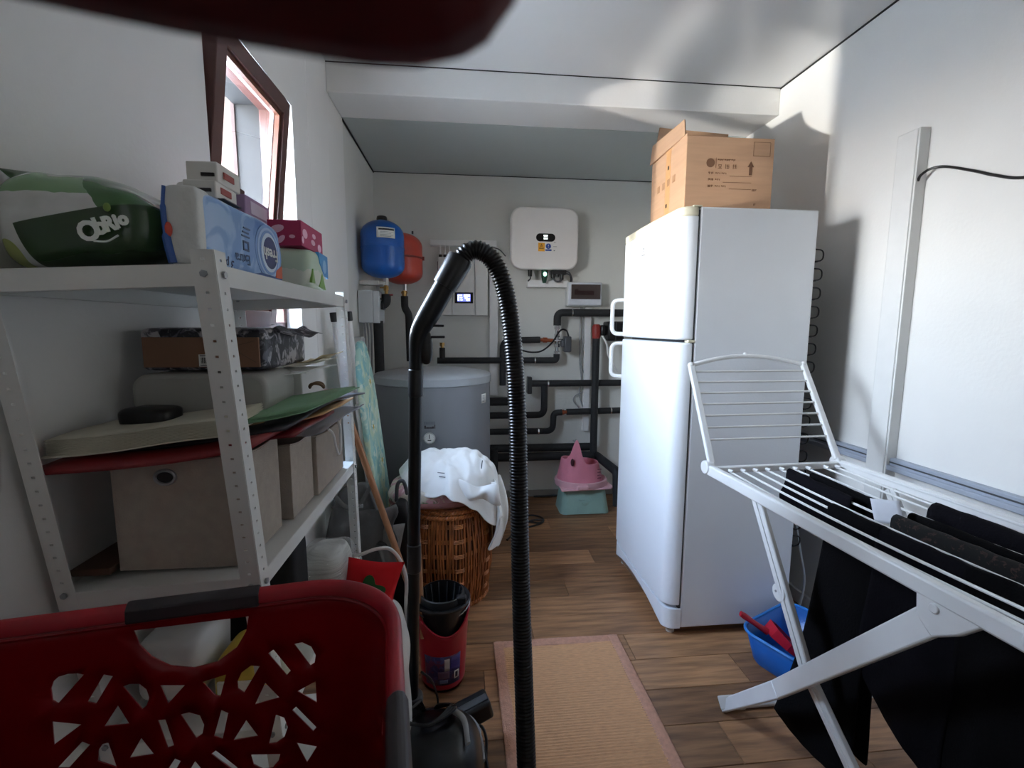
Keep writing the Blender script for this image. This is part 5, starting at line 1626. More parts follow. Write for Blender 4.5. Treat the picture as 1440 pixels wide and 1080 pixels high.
obj('cushion_front', MB().grid(lambda u, v: cus(u, v, 1), 20, 16), mat('red_felt', S(206, 18, 28), 0.9, var=0.05), cu_)
obj('cushion_back', MB().grid(lambda u, v: cus(u, v, -1), 20, 16), mat('red_felt_back', S(190, 16, 26), 0.9, var=0.05), cu_)
lf = MB()
lobes = []
for k in range(40):
    a = 2 * PI * k / 40
    r = 0.21 + 0.06 * math.cos(4 * a + 0.6)
    lobes.append((0.50 + r * 1.15 * math.cos(a), 0.47 + r * 0.95 * math.sin(a)))
ctr = cus(0.5, 0.47, 1.18)
lf.add([cus(u, v, 1.0) + Vector((0, -0.0035, 0.0006)) for u, v in lobes] + [cus(0.5, 0.47, 1.0) + Vector((0, -0.0045, 0.0006))], [(k, (k + 1) % 40, 40) for k in range(40)])
obj('green_leaf_patch', lf, mat('green_felt', S(44, 92, 46), 0.9, var=0.08), cu_, solid=0.0025, offset=0, smooth=0)
wcord = smooth_path([(-0.40, 1.55, 0.485), (-0.35, 1.50, 0.510), (-0.30, 1.50, 0.527), (-0.255, 1.50, 0.527), (-0.222, 1.50, 0.49), (-0.203, 1.50, 0.43), (-0.204, 1.52, 0.37), (-0.22, 1.62, 0.2), (-0.235, 1.85, -0.375)], 8)
tag(obj('white_hose', MB().tube(wcord, 0.006, 10), M['white']), 'thin white hose arching over the red cushion', 'hose')
scale_about_camera()

# ------------------------------------------------------------------ wicker basket, pillow and white laundry on it
wk = thing('wicker_basket', 'tall brown wicker laundry basket with a lid before the hot water tank', 'basket', (-0.085, 2.14, 0))
WX, WY = -0.085, 2.14


def wr(z):
    return 0.168 + 0.034 * math.sin(PI * min(1, (z + 0.06) / 0.60))


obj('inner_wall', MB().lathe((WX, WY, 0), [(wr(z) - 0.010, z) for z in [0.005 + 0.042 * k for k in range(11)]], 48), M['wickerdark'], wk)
wv = MB()
rnd = random.Random(3)
NV = 92
for k in range(NV):
    a = 2 * PI * k / NV
    ph = rnd.uniform(0, 6)
    pts, rr = [], []
    for j in range(13):
        z = 0.008 + 0.418 * j / 12
        off = 0.0016 * math.sin(z * 2 * PI / 0.13 + (k % 2) * PI) + 0.002 * math.sin(z * 31 + ph)
        aa = a + 0.012 * math.sin(z * 14 + ph)
        r = wr(z) + off
        pts.append((WX + r * math.cos(aa), WY + r * math.sin(aa), z))
        rr.append(0.0058 + 0.0009 * math.sin(ph + z * 20))
    wv.tube(pts, rr, 5)
tag(obj('woven_uprights', wv, M['wicker'], wk), kind='stuff')
wh = MB()
for zb in (0.062, 0.128, 0.194, 0.260, 0.326, 0.392):
    for q in range(3):
        z = zb + (q - 1) * 0.0065
        pts = []
        for k in range(NV):
            a = 2 * PI * k / NV
            off = 0.0065 if (k // 3) % 4 == 0 else -0.004
            r = wr(z) + off
            pts.append((WX + r * math.cos(a), WY + r * math.sin(a), z))
        wh.tube(pts, 0.0030, 5, closed=True)
tag(obj('woven_bands', wh, mat('wicker_light', S(178, 112, 60), 0.4, var=0.3, scale=30), wk), kind='stuff')


def rope(r, z, tr, turns, n=220):
    return [[(WX + (r + tr * math.cos(turns * t + s)) * math.cos(t), WY + (r + tr * math.cos(turns * t + s)) * math.sin(t), z + tr * math.sin(turns * t + s)) for t in [2 * PI * k / n for k in range(n)]] for s in (0, PI)]


for nm, r, z in (('braided_rim', wr(0.43) + 0.004, 0.432), ('lid_edge', 0.186, 0.452), ('base_rim', wr(0.01) + 0.003, 0.009)):
    mb = MB()
    for pth in rope(r, z, 0.0055, 44):
        mb.tube(pth, 0.0062, 6, closed=True)
    obj(nm, mb, mat('wicker_braid_' + nm, S(176, 106, 54), 0.4, var=0.3, scale=30), wk)
lid = MB()
for k in range(11):
    r = 0.012 + k * 0.0168
    lid.tube([(WX + r * math.cos(2 * PI * j / 40), WY + r * math.sin(2 * PI * j / 40), 0.462 + 0.012 * (1 - (r / 0.186) ** 2) + 0.0015 * math.sin(8 * PI * j / 20 + k)) for j in range(40)], 0.0092, 6, closed=True)
obj('lid', lid, M['wicker'], wk)

pw = thing('floral_pillow', 'flat pillow in faded pink floral cloth on the wicker basket', 'pillow', (-0.13, 2.13, 0.472))
flor = blotch_mat('faded_floral_cloth', S(214, 206, 190), [(S(206, 160, 168), 0.53, 14), (S(128, 142, 108), 0.60, 17), (S(232, 208, 212), 0.62, 30)], rough=0.9)
obj('pillow_body', MB().ball((-0.155, 2.10, 0.525), 0.190, 0.17, 0.050, 40, 20, p=0.55, fn=lambda q: Vector((q.x, q.y, q.z * (0.35 + 0.65 * (1 - (abs(q.x) / 0.205) ** 3)) + 0.007 * nz3(q * 14) + 0.004))), flor, pw, sub=1)
obj('pillow_underside', MB().ball((-0.150, 2.10, 0.498), 0.195, 0.172, 0.026, 40, 14, p=0.6, fn=lambda q: q + Vector((0, 0, 0.005 * nz3(q * 14)))), mat('mauve_cloth', S(150, 100, 96), 0.9, var=0.12, scale=24), pw, sub=1)
wl_ = thing('white_laundry', 'heap of white laundry draped over the wicker basket', 'laundry', (-0.03, 2.10, 0.55))


def lfn(u, v):
    a = 2 * PI * u
    ca, sa = math.cos(a), math.sin(a)
    rx = 0.262 if ca > 0 else 0.225
    R = rx * (1 + 0.05 * math.sin(3 * a + 1) + 0.03 * math.sin(7 * a))
    r = v * R
    x, yv = r * ca, r * sa * 0.86
    h = 0.112 * (1 - v ** 3.4) + 0.034 * math.exp(-((x + 0.07) ** 2 + yv ** 2) / 0.008) + 0.036 * math.exp(-((x - 0.10) ** 2 + yv ** 2) / 0.006)
    h += 0.018 * nz3((x * 9 + 3, yv * 9, 1)) * (1 - v) + 0.011 * math.sin(a * 11 + 4 * nz3((x * 8, yv * 8, 2))) * v ** 2 + 0.006 * nz3((x * 34, yv * 34, 5))
    h += 0.045 * max(0, -ca) ** 2 * v * v + 0.004 * math.sin(x * 60 + 9 * nz3((x * 7, yv * 7, 4)))
    drop = 0
    if ca > 0.2:
        drop = 0.16 * max(0, v - 0.78) / 0.22 * min(1, (ca - 0.2) * 1.6)
    return (WX + 0.000 + x, WY - 0.025 + yv, 0.553 + h - drop - 0.012 * v)


obj('laundry_heap', MB().grid(lfn, 96, 34, cu=True), M['cotton'], wl_, solid=0.004, sub=1)


def tail(u, v):
    x = WX + 0.19 + 0.045 * u + 0.028 * math.sin(PI * v) + 0.016 * math.sin(7 * u + 3 * v)
    yv = WY - 0.125 + 0.14 * u * (1 - 0.3 * v) - 0.045 * math.sin(PI * v * 0.8) + 0.018 * math.sin(9 * u + 2)
    return (x, yv, 0.565 - 0.30 * v - 0.03 * u * v)


obj('hanging_sleeve', MB().grid(tail, 24, 22), M['cotton'], wl_, solid=0.005, sub=1)
obj('fold', MB().grid(lambda u, v: (WX + 0.03 + 0.19 * u + 0.02 * v, WY - 0.195 - 0.018 * math.sin(PI * v) + 0.03 * u * u + 0.008 * math.sin(12 * u), 0.600 - 0.075 * v - 0.035 * u + 0.012 * math.sin(8 * u + 4 * v)), 26, 14), M['cotton'], wl_, solid=0.005, sub=1)
obj('black_mark', MB().tube(smooth_path([(WX + 0.158, WY - 0.135, 0.672), (WX + 0.152, WY - 0.165, 0.645)], 6), 0.0022, 6), M['black'], wl_)
pm_ = MB()
for k in range(4):
    pm_.bar((WX - 0.035 + 0.006 * k, WY - 0.19, 0.64 - 0.018 * k), (WX - 0.005 + 0.003 * k, WY - 0.192, 0.637 - 0.018 * k), 0.0025, 0.0025)
tag(obj('printed_lettering', pm_, M['darkgrey'], wl_), kind='stuff')
tag(obj('brown_cloth_end', MB().grid(lambda u, v: (WX + 0.205 + 0.03 * u, WY - 0.10 + 0.09 * u, 0.36 - 0.10 * v + 0.05 * u * (1 - v)), 8, 8), mat('brown_cloth', S(104, 62, 46), 0.9), solid=0.006), 'brown cloth end showing behind the white sleeve on the basket', 'cloth')

# ------------------------------------------------------------------ red mop bucket
bk = thing('mop_bucket', 'red mop bucket with black wringer beside the wicker basket', 'bucket', (-0.088, 1.555, 0))
BX, BY = -0.086, 1.555


def brim(a):
    """rim height: dips at the front"""
    f = max(0, -math.sin(a - 0.25))
    return 0.292 - 0.075 * f ** 1.6


def bfn(u, v, ins=0.0):
    a = 2 * PI * u
    top = brim(a)
    z = 0.004 + (top - 0.004) * v
    r = 0.075 + 0.019 * (z / 0.29) - ins
    if v < 0.06:
        r -= 0.010 * (1 - v / 0.06)
    return (BX + r * math.cos(a), BY + r * 0.97 * math.sin(a), z)


obj('bucket_body', MB().grid(bfn, 48, 16, cu=True), M['bucket'], bk, solid=0.0025)
obj('bucket_floor', MB().lathe((BX, BY, 0), [(0, 0.004), (0.070, 0.004)], 48), M['bucket'], bk, solid=0.002)
obj('bucket_rim', MB().tube([Vector(bfn(k / 48, 1.0)) for k in range(48)], 0.004, 8, closed=True), M['bucket'], bk)
wr_ = MB()
wr_.lathe((BX, BY, 0), [(0.074, 0.20), (0.080, 0.296), (0.097, 0.305), (0.099, 0.312), (0.096, 0.317), (0.080, 0.312), (0.076, 0.335), (0.071, 0.337), (0.058, 0.24), (0.0, 0.235)], 40)
wro = obj('wringer', wr_, M['black'], bk)
rb_ = MB()
for k in range(14):
    a = 2 * PI * k / 14
    rb_.bar((BX + 0.069 * math.cos(a), BY + 0.069 * math.sin(a), 0.332), (BX + 0.057 * math.cos(a), BY + 0.057 * math.sin(a), 0.245), 0.004, 0.004)
tag(obj('wringer_ribs', rb_, M['darkgrey'], wro), kind='stuff')
obj('wringer_clip', MB().box(BX + 0.05, BX + 0.085, BY - 0.055, BY - 0.03, 0.315, 0.34), M['black'], wro, bevel=0.005)
hn = [(BX + 0.097 * math.cos(PI * k / 16), BY + 0.01 - 0.088 * math.sin(PI * k / 16) * 0.85, 0.296 - 0.03 * math.sin(PI * k / 16)) for k in range(17)]
obj('wire_handle', MB().tube(hn, 0.0026, 6), M['steel'], bk)


def on_bucket(a, z, off=0.0008):
    r = 0.075 + 0.019 * (z / 0.29) + off
    return Vector((BX + r * math.cos(a), BY + r * 0.97 * math.sin(a), z))


def bpatch(a0, a1, z0, z1, off, n=8):
    return MB().grid(lambda u, v: on_bucket(math.radians(a0 + (a1 - a0) * u), z0 + (z1 - z0) * v, off), n, 3)


blb = obj('picture_label', bpatch(-135, -42, 0.035, 0.145, 0.0008, 16), blotch_mat('label_print', S(40, 34, 84), [(S(84, 34, 66), 0.52, 24), (S(58, 58, 112), 0.58, 40)], rough=0.3), bk, solid=0.0006)
obj('label_blue_field', bpatch(-70, -44, 0.085, 0.14, 0.0016), mat('label_blue', S(58, 52, 128), 0.35), blb, solid=0.0004)
obj('label_white_field', bpatch(-84, -72, 0.09, 0.135, 0.0018), mat('label_pale', S(196, 186, 180), 0.4), blb, solid=0.0004)
obj('label_mop_photo', bpatch(-100, -72, 0.06, 0.088, 0.0016), mat('label_mauve', S(96, 70, 92), 0.4), blb, solid=0.0004)
obj('label_lettering', bpatch(-96, -76, 0.042, 0.056, 0.0017), mat('label_letters', S(106, 110, 142), 0.4), blb, solid=0.0004)
obj('label_frame', bpatch(-60, -47, 0.052, 0.082, 0.0018), M['paper'], blb, solid=0.0004)
obj('label_frame_inside', bpatch(-57, -50, 0.057, 0.077, 0.0024), mat('label_dark', S(50, 44, 58), 0.5), blb, solid=0.0004)
tag(obj('wooden_stick', MB().tube([(-0.150, 1.50, 0.20), (-0.175, 1.62, 0.62)], 0.009, 10), M['broom']), 'short wooden stick standing in the mop bucket behind the vacuum tube', 'stick')

# ------------------------------------------------------------------ peach ribbed rug
rg = thing('rug', 'peach ribbed runner rug with a stitched border on the wood floor', 'rug', (0.36, 1.1, 0))
rgm = M['rug']
RX0, RX1, RY0, RY1 = 0.107, 0.613, 0.45, 1.722


def rugf(u, v):
    x = RX0 + (RX1 - RX0) * u
    yv = RY0 + (RY1 - RY0) * v
    return (x + 0.003 * math.sin(5 * yv + 2), yv, 0.009 + 0.0010 * math.sin(yv * 2 * PI / 0.0105) + 0.0012 * nz3((x * 9, yv * 9, 0)))


obj('woven_field', MB().grid(lambda u, v: rugf(0.07 + 0.86 * u, 0.03 + 0.94 * v), 16, 400), rgm, rg)
for (a, b, c, d) in ((RX0, RX0 + 0.04, RY0, RY1), (RX1 - 0.04, RX1, RY0, RY1), (RX0 + 0.04, RX1 - 0.04, RY1 - 0.04, RY1), (RX0 + 0.04, RX1 - 0.04, RY0, RY0 + 0.04)):
    obj('border', MB().grid(lambda u, v: (a + (b - a) * u + 0.003 * math.sin(5 * (c + (d - c) * v) + 2), c + (d - c) * v, 0.0005 + 0.0105 * math.sin(PI * min(max(u, 0.12), 0.88)) ** 0.2 + 0.001 * nz3((a + u, c + v * 9, 1), 6)), 8, 60), M['rugedge'], rg, solid=0.009)

# ------------------------------------------------------------------ vacuum cleaner
vc = thing('vacuum_cleaner', 'black canister vacuum with its tube upright and ribbed hose arched over', 'vacuum cleaner', (-0.08, 1.12, 0))
obj('body_shell', MB().ball((-0.075, 1.09, 0.118), 0.115, 0.155, 0.112, 48, 28, p=0.75, fn=lambda q: Vector((q.x, q.y, q.z * (1 - 0.25 * max(0, q.y) / 0.15)))), M['gloss_black'], vc, sub=1)
obj('grey_trim', MB().tube(smooth_path([(-0.04, 1.225, 0.135), (0.0, 1.20, 0.15), (0.028, 1.15, 0.148), (0.036, 1.08, 0.14)], 8), [0.012] * 8 + [0.016] * 8 + [0.012] * 9, 10, flat=0.5), M['grey'], vc)
obj('grey_stripe', MB().tube(smooth_path([(-0.04, 1.16, 0.225), (-0.01, 1.12, 0.228), (0.0, 1.05, 0.226)], 8), 0.008, 8, flat=0.5), M['grey'], vc)
for yv, xv in ((1.0, -0.195), (1.0, 0.045)):
    obj('wheel', MB().tube([(xv - 0.014, yv, 0.075), (xv + 0.014, yv, 0.075)], 0.075, 28), M['darkgrey'], vc, bevel=0.006)
nzl = obj('floor_nozzle', MB().obox((0.008, 1.27, 0.115), 0.062, 0.032, 0.030, R=(Matrix.Rotation(math.radians(16), 3, 'Z') @ Matrix.Rotation(math.radians(-14), 3, 'Y'))), M['black'], vc, bevel=0.010, seg=3)
obj('nozzle_pedal', MB().obox((0.012, 1.262, 0.147), 0.05, 0.012, 0.003, R=(Matrix.Rotation(math.radians(16), 3, 'Z') @ Matrix.Rotation(math.radians(-14), 3, 'Y'))), M['darkgrey'], nzl, bevel=0.002)
obj('nozzle_neck', MB().tube([(-0.05, 1.262, 0.10), (-0.12, 1.24, 0.11)], 0.024, 14), M['black'], vc)
skt = obj('tube_socket', MB().tube([(-0.154, 1.235, 0.10), (-0.156, 1.23, 0.215), (-0.156, 1.23, 0.22)], [0.026, 0.030, 0.027], 20), M['darkgrey'], vc)
tubep = [(-0.157, 1.228, 0.16), (-0.142, 1.21, 0.62), (-0.1245, 1.20, 1.155)]
obj('suction_tube', MB().tube(tubep, 0.0165, 20), M['gloss_black'], vc)
obj('tube_collar', MB().tube([(-0.1415, 1.21, 0.60), (-0.1395, 1.209, 0.68)], 0.0188, 20), M['black'], vc, bevel=0.003)
obj('tube_collar', MB().tube([(-0.1265, 1.201, 1.08), (-0.1245, 1.2, 1.15)], 0.0192, 20), M['black'], vc, bevel=0.003)
hp = smooth_path([(-0.1245, 1.20, 1.12), (-0.122, 1.20, 1.20), (-0.113, 1.20, 1.245), (-0.085, 1.20, 1.295), (-0.045, 1.20, 1.365), (-0.018, 1.20, 1.410)], 8)
n_ = len(hp)
hdl = obj('hand_grip', MB().tube(hp, [0.0175 + 0.010 * min(1, max(0, (i / n_ - 0.15) / 0.4)) for i in range(n_)], 20), M['gloss_black'], vc)
obj('grip_trigger', MB().ball((-0.098, 1.20, 1.205), 0.017, 0.014, 0.044, 18, 12, p=0.8), M['black'], hdl)
obj('release_tab', MB().box(-0.085, -0.050, 1.19, 1.21, 1.228, 1.234).box(-0.085, -0.052, 1.19, 1.21, 1.256, 1.262), M['black'], hdl, bevel=0.002)
obj('hose_cuff', MB().tube([(-0.050, 1.20, 1.357), (-0.012, 1.20, 1.42), (-0.008, 1.20, 1.427)], [0.031, 0.0335, 0.031], 22), M['black'], vc)
path = smooth_path([(-0.016, 1.20, 1.414), (0.012, 1.20, 1.443), (0.042, 1.20, 1.445), (0.075, 1.20, 1.418), (0.100, 1.20, 1.36), (0.117, 1.20, 1.27), (0.129, 1.20, 1.15), (0.136, 1.19, 1.0), (0.138, 1.165, 0.8), (0.140, 1.12, 0.55),
                    (0.143, 1.06, 0.30), (0.142, 1.0, 0.13), (0.125, 0.93, 0.05), (0.07, 0.87, 0.03), (-0.01, 0.86, 0.05), (-0.06, 0.90, 0.10), (-0.07, 0.95, 0.13)], 12)
# resample by length and corrugate
L = [0]
for i in range(1, len(path)):
    L.append(L[-1] + (path[i] - path[i - 1]).length)
rp_, rr_ = [], []
step = 0.0021
k = 0
d = 0.0
while d < L[-1]:
    while k < len(L) - 2 and L[k + 1] < d:
        k += 1
    t__ = (d - L[k]) / max(1e-9, L[k + 1] - L[k])
    rp_.append(path[k].lerp(path[k + 1], t__))
    ph = (d / 0.0084) % 1.0
    rr_.append(0.0213 if ph < 0.5 else 0.0243)
    d += step
obj('ribbed_hose', MB().tube(rp_, rr_, 18), M['gloss_black'], vc, smooth=70)
vcc = MB()
for q in range(4):
    vcc.tube(smooth_path([(-0.16 + 0.01 * q, 1.20, 0.20 + 0.008 * q), (-0.11, 1.235 + 0.004 * q, 0.165 - 0.012 * q), (-0.055 - 0.01 * q, 1.225, 0.185), (-0.05 + 0.006 * q, 1.16, 0.232), (-0.10, 1.10, 0.24), (-0.17, 1.14, 0.225), (-0.16 + 0.01 * q, 1.20, 0.20 + 0.008 * q)], 8), 0.0042, 6)
vcc.tube(smooth_path([(-0.06, 1.23, 0.17), (-0.01, 1.21, 0.165), (0.03, 1.17, 0.14), (0.05, 1.11, 0.10), (0.06, 1.05, 0.04), (0.05, 0.95, 0.006)], 8), 0.0042, 6)
vcc.tube(smooth_path([(0.0, 1.215, 0.10), (0.035, 1.225, 0.11), (0.052, 1.20, 0.09), (0.05, 1.15, 0.05), (0.07, 1.08, 0.02)], 8), 0.0042, 6)
vcc.tube(smooth_path([(-0.128, 1.215, 0.30), (-0.10, 1.225, 0.26), (-0.085, 1.24, 0.18), (-0.10, 1.25, 0.10)], 8), 0.0035, 6)
obj('wound_cord', vcc, M['black'], vc)

# ------------------------------------------------------------------ red laundry basket in front
scale_about_camera(LEFT_SCALE, 0.2964)
HOLES = [[(0.0486,-0.0944),(0.0518,-0.0852),(0.0586,-0.079),(0.0692,-0.0771),(0.0797,-0.0785),(0.0866,-0.0815),(0.0551,-0.1166),(0.0494,-0.1111)],[(0.1087,-0.0855),(0.1188,-0.0902),(0.097,-0.1263),(0.0879,-0.121)],[(0.1286,-0.1074),(0.1379,-0.1049),(0.149,-0.1071),(0.1569,-0.1167),(0.1597,-0.1293),(0.1557,-0.1406),(0.1498,-0.1452)],[(0.1727,-0.114),(0.2035,-0.1203),(0.1813,-0.1437)],[(0.2242,-0.1199),(0.2556,-0.1147),(0.2465,-0.1476),(0.2391,-0.1425)],[(0.2999,-0.1107),(0.2884,-0.1074),(0.2755,-0.1157),(0.2694,-0.1289),(0.2698,-0.1399),(0.2773,-0.1476)],[(0.311,-0.0935),(0.3192,-0.0888),(0.3414,-0.126),(0.3353,-0.1322)],[(0.3468,-0.0853),(0.3583,-0.0844),(0.3712,-0.0934),(0.3774,-0.1076),(0.3753,-0.1202),(0.3685,-0.1238)],[(0.3061,-0.1374),(0.3249,-0.1649),(0.2908,-0.1687)],[(0.3483,-0.1597),(0.376,-0.1485),(0.3764,-0.1837)],[(0.0473,-0.1388),(0.0803,-0.1506),(0.0473,-0.1728)],[(0.1225,-0.1328),(0.1348,-0.163),(0.1046,-0.1602)],[(0.1673,-0.1641),(0.1773,-0.1653),(0.1863,-0.2072),(0.1775,-0.2086)],[(0.195,-0.1621),(0.2068,-0.1612),(0.2198,-0.1687),(0.2245,-0.1841),(0.2215,-0.1977),(0.2131,-0.2029)],[(0.2471,-0.1665),(0.256,-0.1731),(0.2466,-0.2116),(0.2357,-0.2046)],[(0.2787,-0.189),(0.2939,-0.2183),(0.2603,-0.217)],[(0.3184,-0.1894),(0.3295,-0.1967),(0.3338,-0.2126),(0.3283,-0.2282),(0.3167,-0.2348),(0.307,-0.2336)],[(0.3464,-0.1829),(0.3751,-0.2221),(0.3688,-0.2282),(0.3403,-0.1879)],[(0.0794,-0.1748),(0.0879,-0.1812),(0.0614,-0.2093),(0.0492,-0.2062)],[(0.0943,-0.2074),(0.096,-0.1923),(0.1019,-0.1835),(0.1087,-0.1834),(0.117,-0.2234)],[(0.1471,-0.1856),(0.1619,-0.2144),(0.1316,-0.2125)],[(0.186,-0.2256),(0.1931,-0.231),(0.1851,-0.2443),(0.175,-0.2417)],[(0.2107,-0.2354),(0.2204,-0.2534),(0.2026,-0.2488)],[(0.2305,-0.2305),(0.2374,-0.226),(0.2662,-0.2614),(0.2583,-0.263)],[(0.2817,-0.2431),(0.3218,-0.2522),(0.3188,-0.2635),(0.3103,-0.2726),(0.2975,-0.2712),(0.2851,-0.2606)],[(0.3443,-0.2395),(0.3747,-0.2525),(0.358,-0.2759)],[(0.1455,-0.0302),(0.2884,-0.033),(0.2844,-0.0545),(0.271,-0.0772),(0.2458,-0.0939),(0.2157,-0.0977),(0.1869,-0.0891),(0.1649,-0.0718),(0.1518,-0.0523)]]
rbk = thing('red_laundry_basket', 'big red plastic laundry basket with cut-out triangles and half discs', 'laundry basket', (-0.36, 0.40, 0.40))
E_ = Vector((0.9866, 0.1632, 0))          # along the far wall
N_ = Vector((0.1632, -0.9866, 0))         # towards the camera
A_ = Vector((-0.601, 0.624, 0))
RCN = 0.12


def rim_path():
    """rounded rectangle outline (plan), starting on the far wall's left end, clockwise seen from above"""
    w_, d_ = 0.60, 0.56
    u0 = -0.12
    out = []
    ur = 0.487
    def P(u, n):
        return A_ + E_ * u + N_ * n
    return P, u0, ur, d_


PP, U0, UR, DD = rim_path()


def wall_seq():
    """list of (arc length s, plan point, outward normal) going along far wall, right corner, right wall"""
    seq = []
    Lf = (UR - RCN) - (U0 + RCN)
    Lc = PI / 2 * RCN
    Ls = DD - 2 * RCN
    return Lf, Lc, Ls


LF, LC, LS = wall_seq()
PER = 2 * LF + 4 * LC + 2 * LS


def plan(s):
    """closed outline by arc length; s = 0 where the far wall's straight part begins at the left"""
    s = s % PER
    segs = [('l', (U0 + RCN, 0), (1, 0), LF), ('c', (UR - RCN, RCN), -PI / 2, LC), ('l', (UR, RCN), (0, 1), LS), ('c', (UR - RCN, DD - RCN), 0, LC),
            ('l', (UR - RCN, DD), (-1, 0), LF), ('c', (U0 + RCN, DD - RCN), PI / 2, LC), ('l', (U0, DD - RCN), (0, -1), LS), ('c', (U0 + RCN, RCN), PI, LC)]
    for kind, p, dr_, ln in segs:
        if s <= ln:
            if kind == 'l':
                u, n = p[0] + dr_[0] * s, p[1] + dr_[1] * s
                nu, nn = dr_[1], -dr_[0]
            else:
                a = dr_ + s / RCN
                u, n = p[0] + RCN * math.cos(a), p[1] + RCN * math.sin(a)
                nu, nn = math.cos(a), math.sin(a)
            return PP(u, n), (E_ * nu + N_ * nn)
        s -= ln
    return PP(0, 0), -N_


RZ, BZ = 0.868, 0.40


def bwall(s, dz, out=0.0):
    """point of the basket wall: dz below the rim (negative), walls draw in towards the floor"""
    p, nrm = plan(s)
    q = p + nrm * (out + 0.06 * dz)
    return Vector((q.x, q.y, RZ + dz))


# far wall + corner + right wall + the rest as one pierced sheet
polys = []
for hpoly in HOLES:
    c = sum(v for u, v in hpoly) / len(hpoly)
    polys.append([(u - (U0 + RCN), v + 0.002) for u, v in hpoly])
sr = LF + LC
for (u, v) in ((0.06, -0.14), (0.10, -0.20), (0.17, -0.15), (0.24, -0.20), (0.05, -0.27), (0.14, -0.30), (0.30, -0.15), (0.32, -0.25)):
    polys.append([(sr + u - 0.02, v - 0.02), (sr + u + 0.02, v - 0.015), (sr + u, v + 0.02)])
polys.append([(sr + 0.175, -0.035), (sr + 0.315, -0.035), (sr + 0.30, -0.065), (sr + 0.245, -0.085), (sr + 0.19, -0.065)])
polys.append([(sr - 0.035, -0.155), (sr - 0.025, -0.155), (sr - 0.025, -0.185), (sr - 0.035, -0.185)])
for k in range(6):
    for j in range(2):
        u, v = -0.0 + 0.075 * k + 0.03 * j, -0.335 - 0.055 * j
        polys.append([(u, v), (u + 0.035, v + 0.006), (u + 0.012, v + 0.03)])
vs2, es2 = [], []


def inside(p, poly):
    r = False
    j = len(poly) - 1
    for i in range(len(poly)):
        if (poly[i][1] > p[1]) != (poly[j][1] > p[1]) and p[0] < (poly[j][0] - poly[i][0]) * (p[1] - poly[i][1]) / (poly[j][1] - poly[i][1]) + poly[i][0]:
            r = not r
        j = i
    return r


for poly in polys:
    b0 = len(vs2)
    m_ = len(poly)
    vs2 += [Vector(p) for p in poly]
    es2 += [(b0 + i, b0 + (i + 1) % m_) for i in range(m_)]
NU, NVv = 90, 14
for i in range(NU + 1):
    for j in range(NVv + 1):
        p = (PER * i / NU, (BZ - RZ) * j / NVv)
        if any(inside(p, q) for q in polys):
            continue
        if i not in (0, NU) and any(min((p[0] - a) ** 2 + (p[1] - b) ** 2 for a, b in q) < 0.00006 for q in polys):
            continue
        vs2.append(Vector(p))
rv, re_, rf, _, _, _ = geometry.delaunay_2d_cdt(vs2, es2, [], 0, 1e-6)
keep = []
for f in rf:
    c = (sum(rv[i].x for i in f) / len(f), sum(rv[i].y for i in f) / len(f))
    if not any(inside(c, q) for q in polys):
        keep.append(tuple(f))
bwm = MB().add([bwall(min(max(p.x, 0), PER - 1e-6), p.y) for p in rv], keep)
obj('pierced_wall', bwm, M['redplastic'], rbk, solid=0.003, offset=0, smooth=50)
obj('basket_floor', MB().add([bwall(PER * k / 60, BZ - RZ) for k in range(60)], [tuple(range(60))]), M['redplastic'], rbk, solid=0.003)
rimm = MB()
NS = 160
prof_ = [(-0.004, -0.012), (-0.003, 0.0), (0.001, 0.005), (0.006, 0.007), (0.012, 0.004), (0.015, -0.004), (0.015, -0.022), (0.012, -0.022), (0.011, -0.006), (0.002, -0.004)]
for i in range(NS):
    for (o_, z_) in prof_:
        rimm.v.append(bwall(PER * i / NS, z_ , o_ ))
m_ = len(prof_)
for i in range(NS):
    j = (i + 1) % NS
    rimm.f += [(i * m_ + k, i * m_ + (k + 1) % m_, j * m_ + (k + 1) % m_, j * m_ + k) for k in range(m_)]
obj('rim', rimm, mat('red_rim', S(158, 20, 34), 0.42, var=0.12, scale=30), rbk, smooth=50)
obj('rim_bead', MB().tube([bwall(PER * i / NS, -0.018, -0.002) for i in range(NS)], 0.0032, 6, closed=True), M['redplastic'], rbk)
gripm = mat('grip_grey', S(52, 46, 50), 0.55, var=0.08)
for (s0, s1) in ((0.138, 0.303), (sr + 0.13, sr + 0.29)):
    gm_ = MB()
    n_ = 14
    pr_ = [(-0.006, -0.016), (-0.005, 0.002), (0.001, 0.008), (0.006, 0.010), (0.013, 0.007), (0.0175, -0.003), (0.0175, -0.024), (0.010, -0.026), (0.0, -0.022)]
    for i in range(n_ + 1):
        s = s0 + (s1 - s0) * i / n_
        for (o_, z_) in pr_:
            gm_.v.append(bwall(s, z_, o_))
    q = len(pr_)
    for i in range(n_):
        gm_.f += [(i * q + k, i * q + (k + 1) % q, (i + 1) * q + (k + 1) % q, (i + 1) * q + k) for k in range(q)]
    gm_.f += [tuple(range(q)), tuple(range(n_ * q, n_ * q + q))]
    obj('handle_grip', gm_, gripm, rbk, bevel=0.002)
stl = thing('low_stool', 'plain wooden stool carrying the red laundry basket', 'stool', (-0.38, 0.40, FLZ))
SC_ = PP((U0 + UR) / 2, DD / 2)
obj('seat', MB().obox((SC_.x, SC_.y, 0.385), 0.22, 0.16, 0.012, rz=math.atan2(E_.y, E_.x)), M['broom'], stl, bevel=0.004)
for a, b in ((-1, -1), (-1, 1), (1, -1), (1, 1)):
    p = SC_ + E_ * (0.19 * a) + N_ * (0.13 * b)
    obj('leg', MB().tube([(p.x, p.y, FLZ), (p.x, p.y, 0.375)], 0.017, 12), M['broom'], stl)

scale_about_camera()

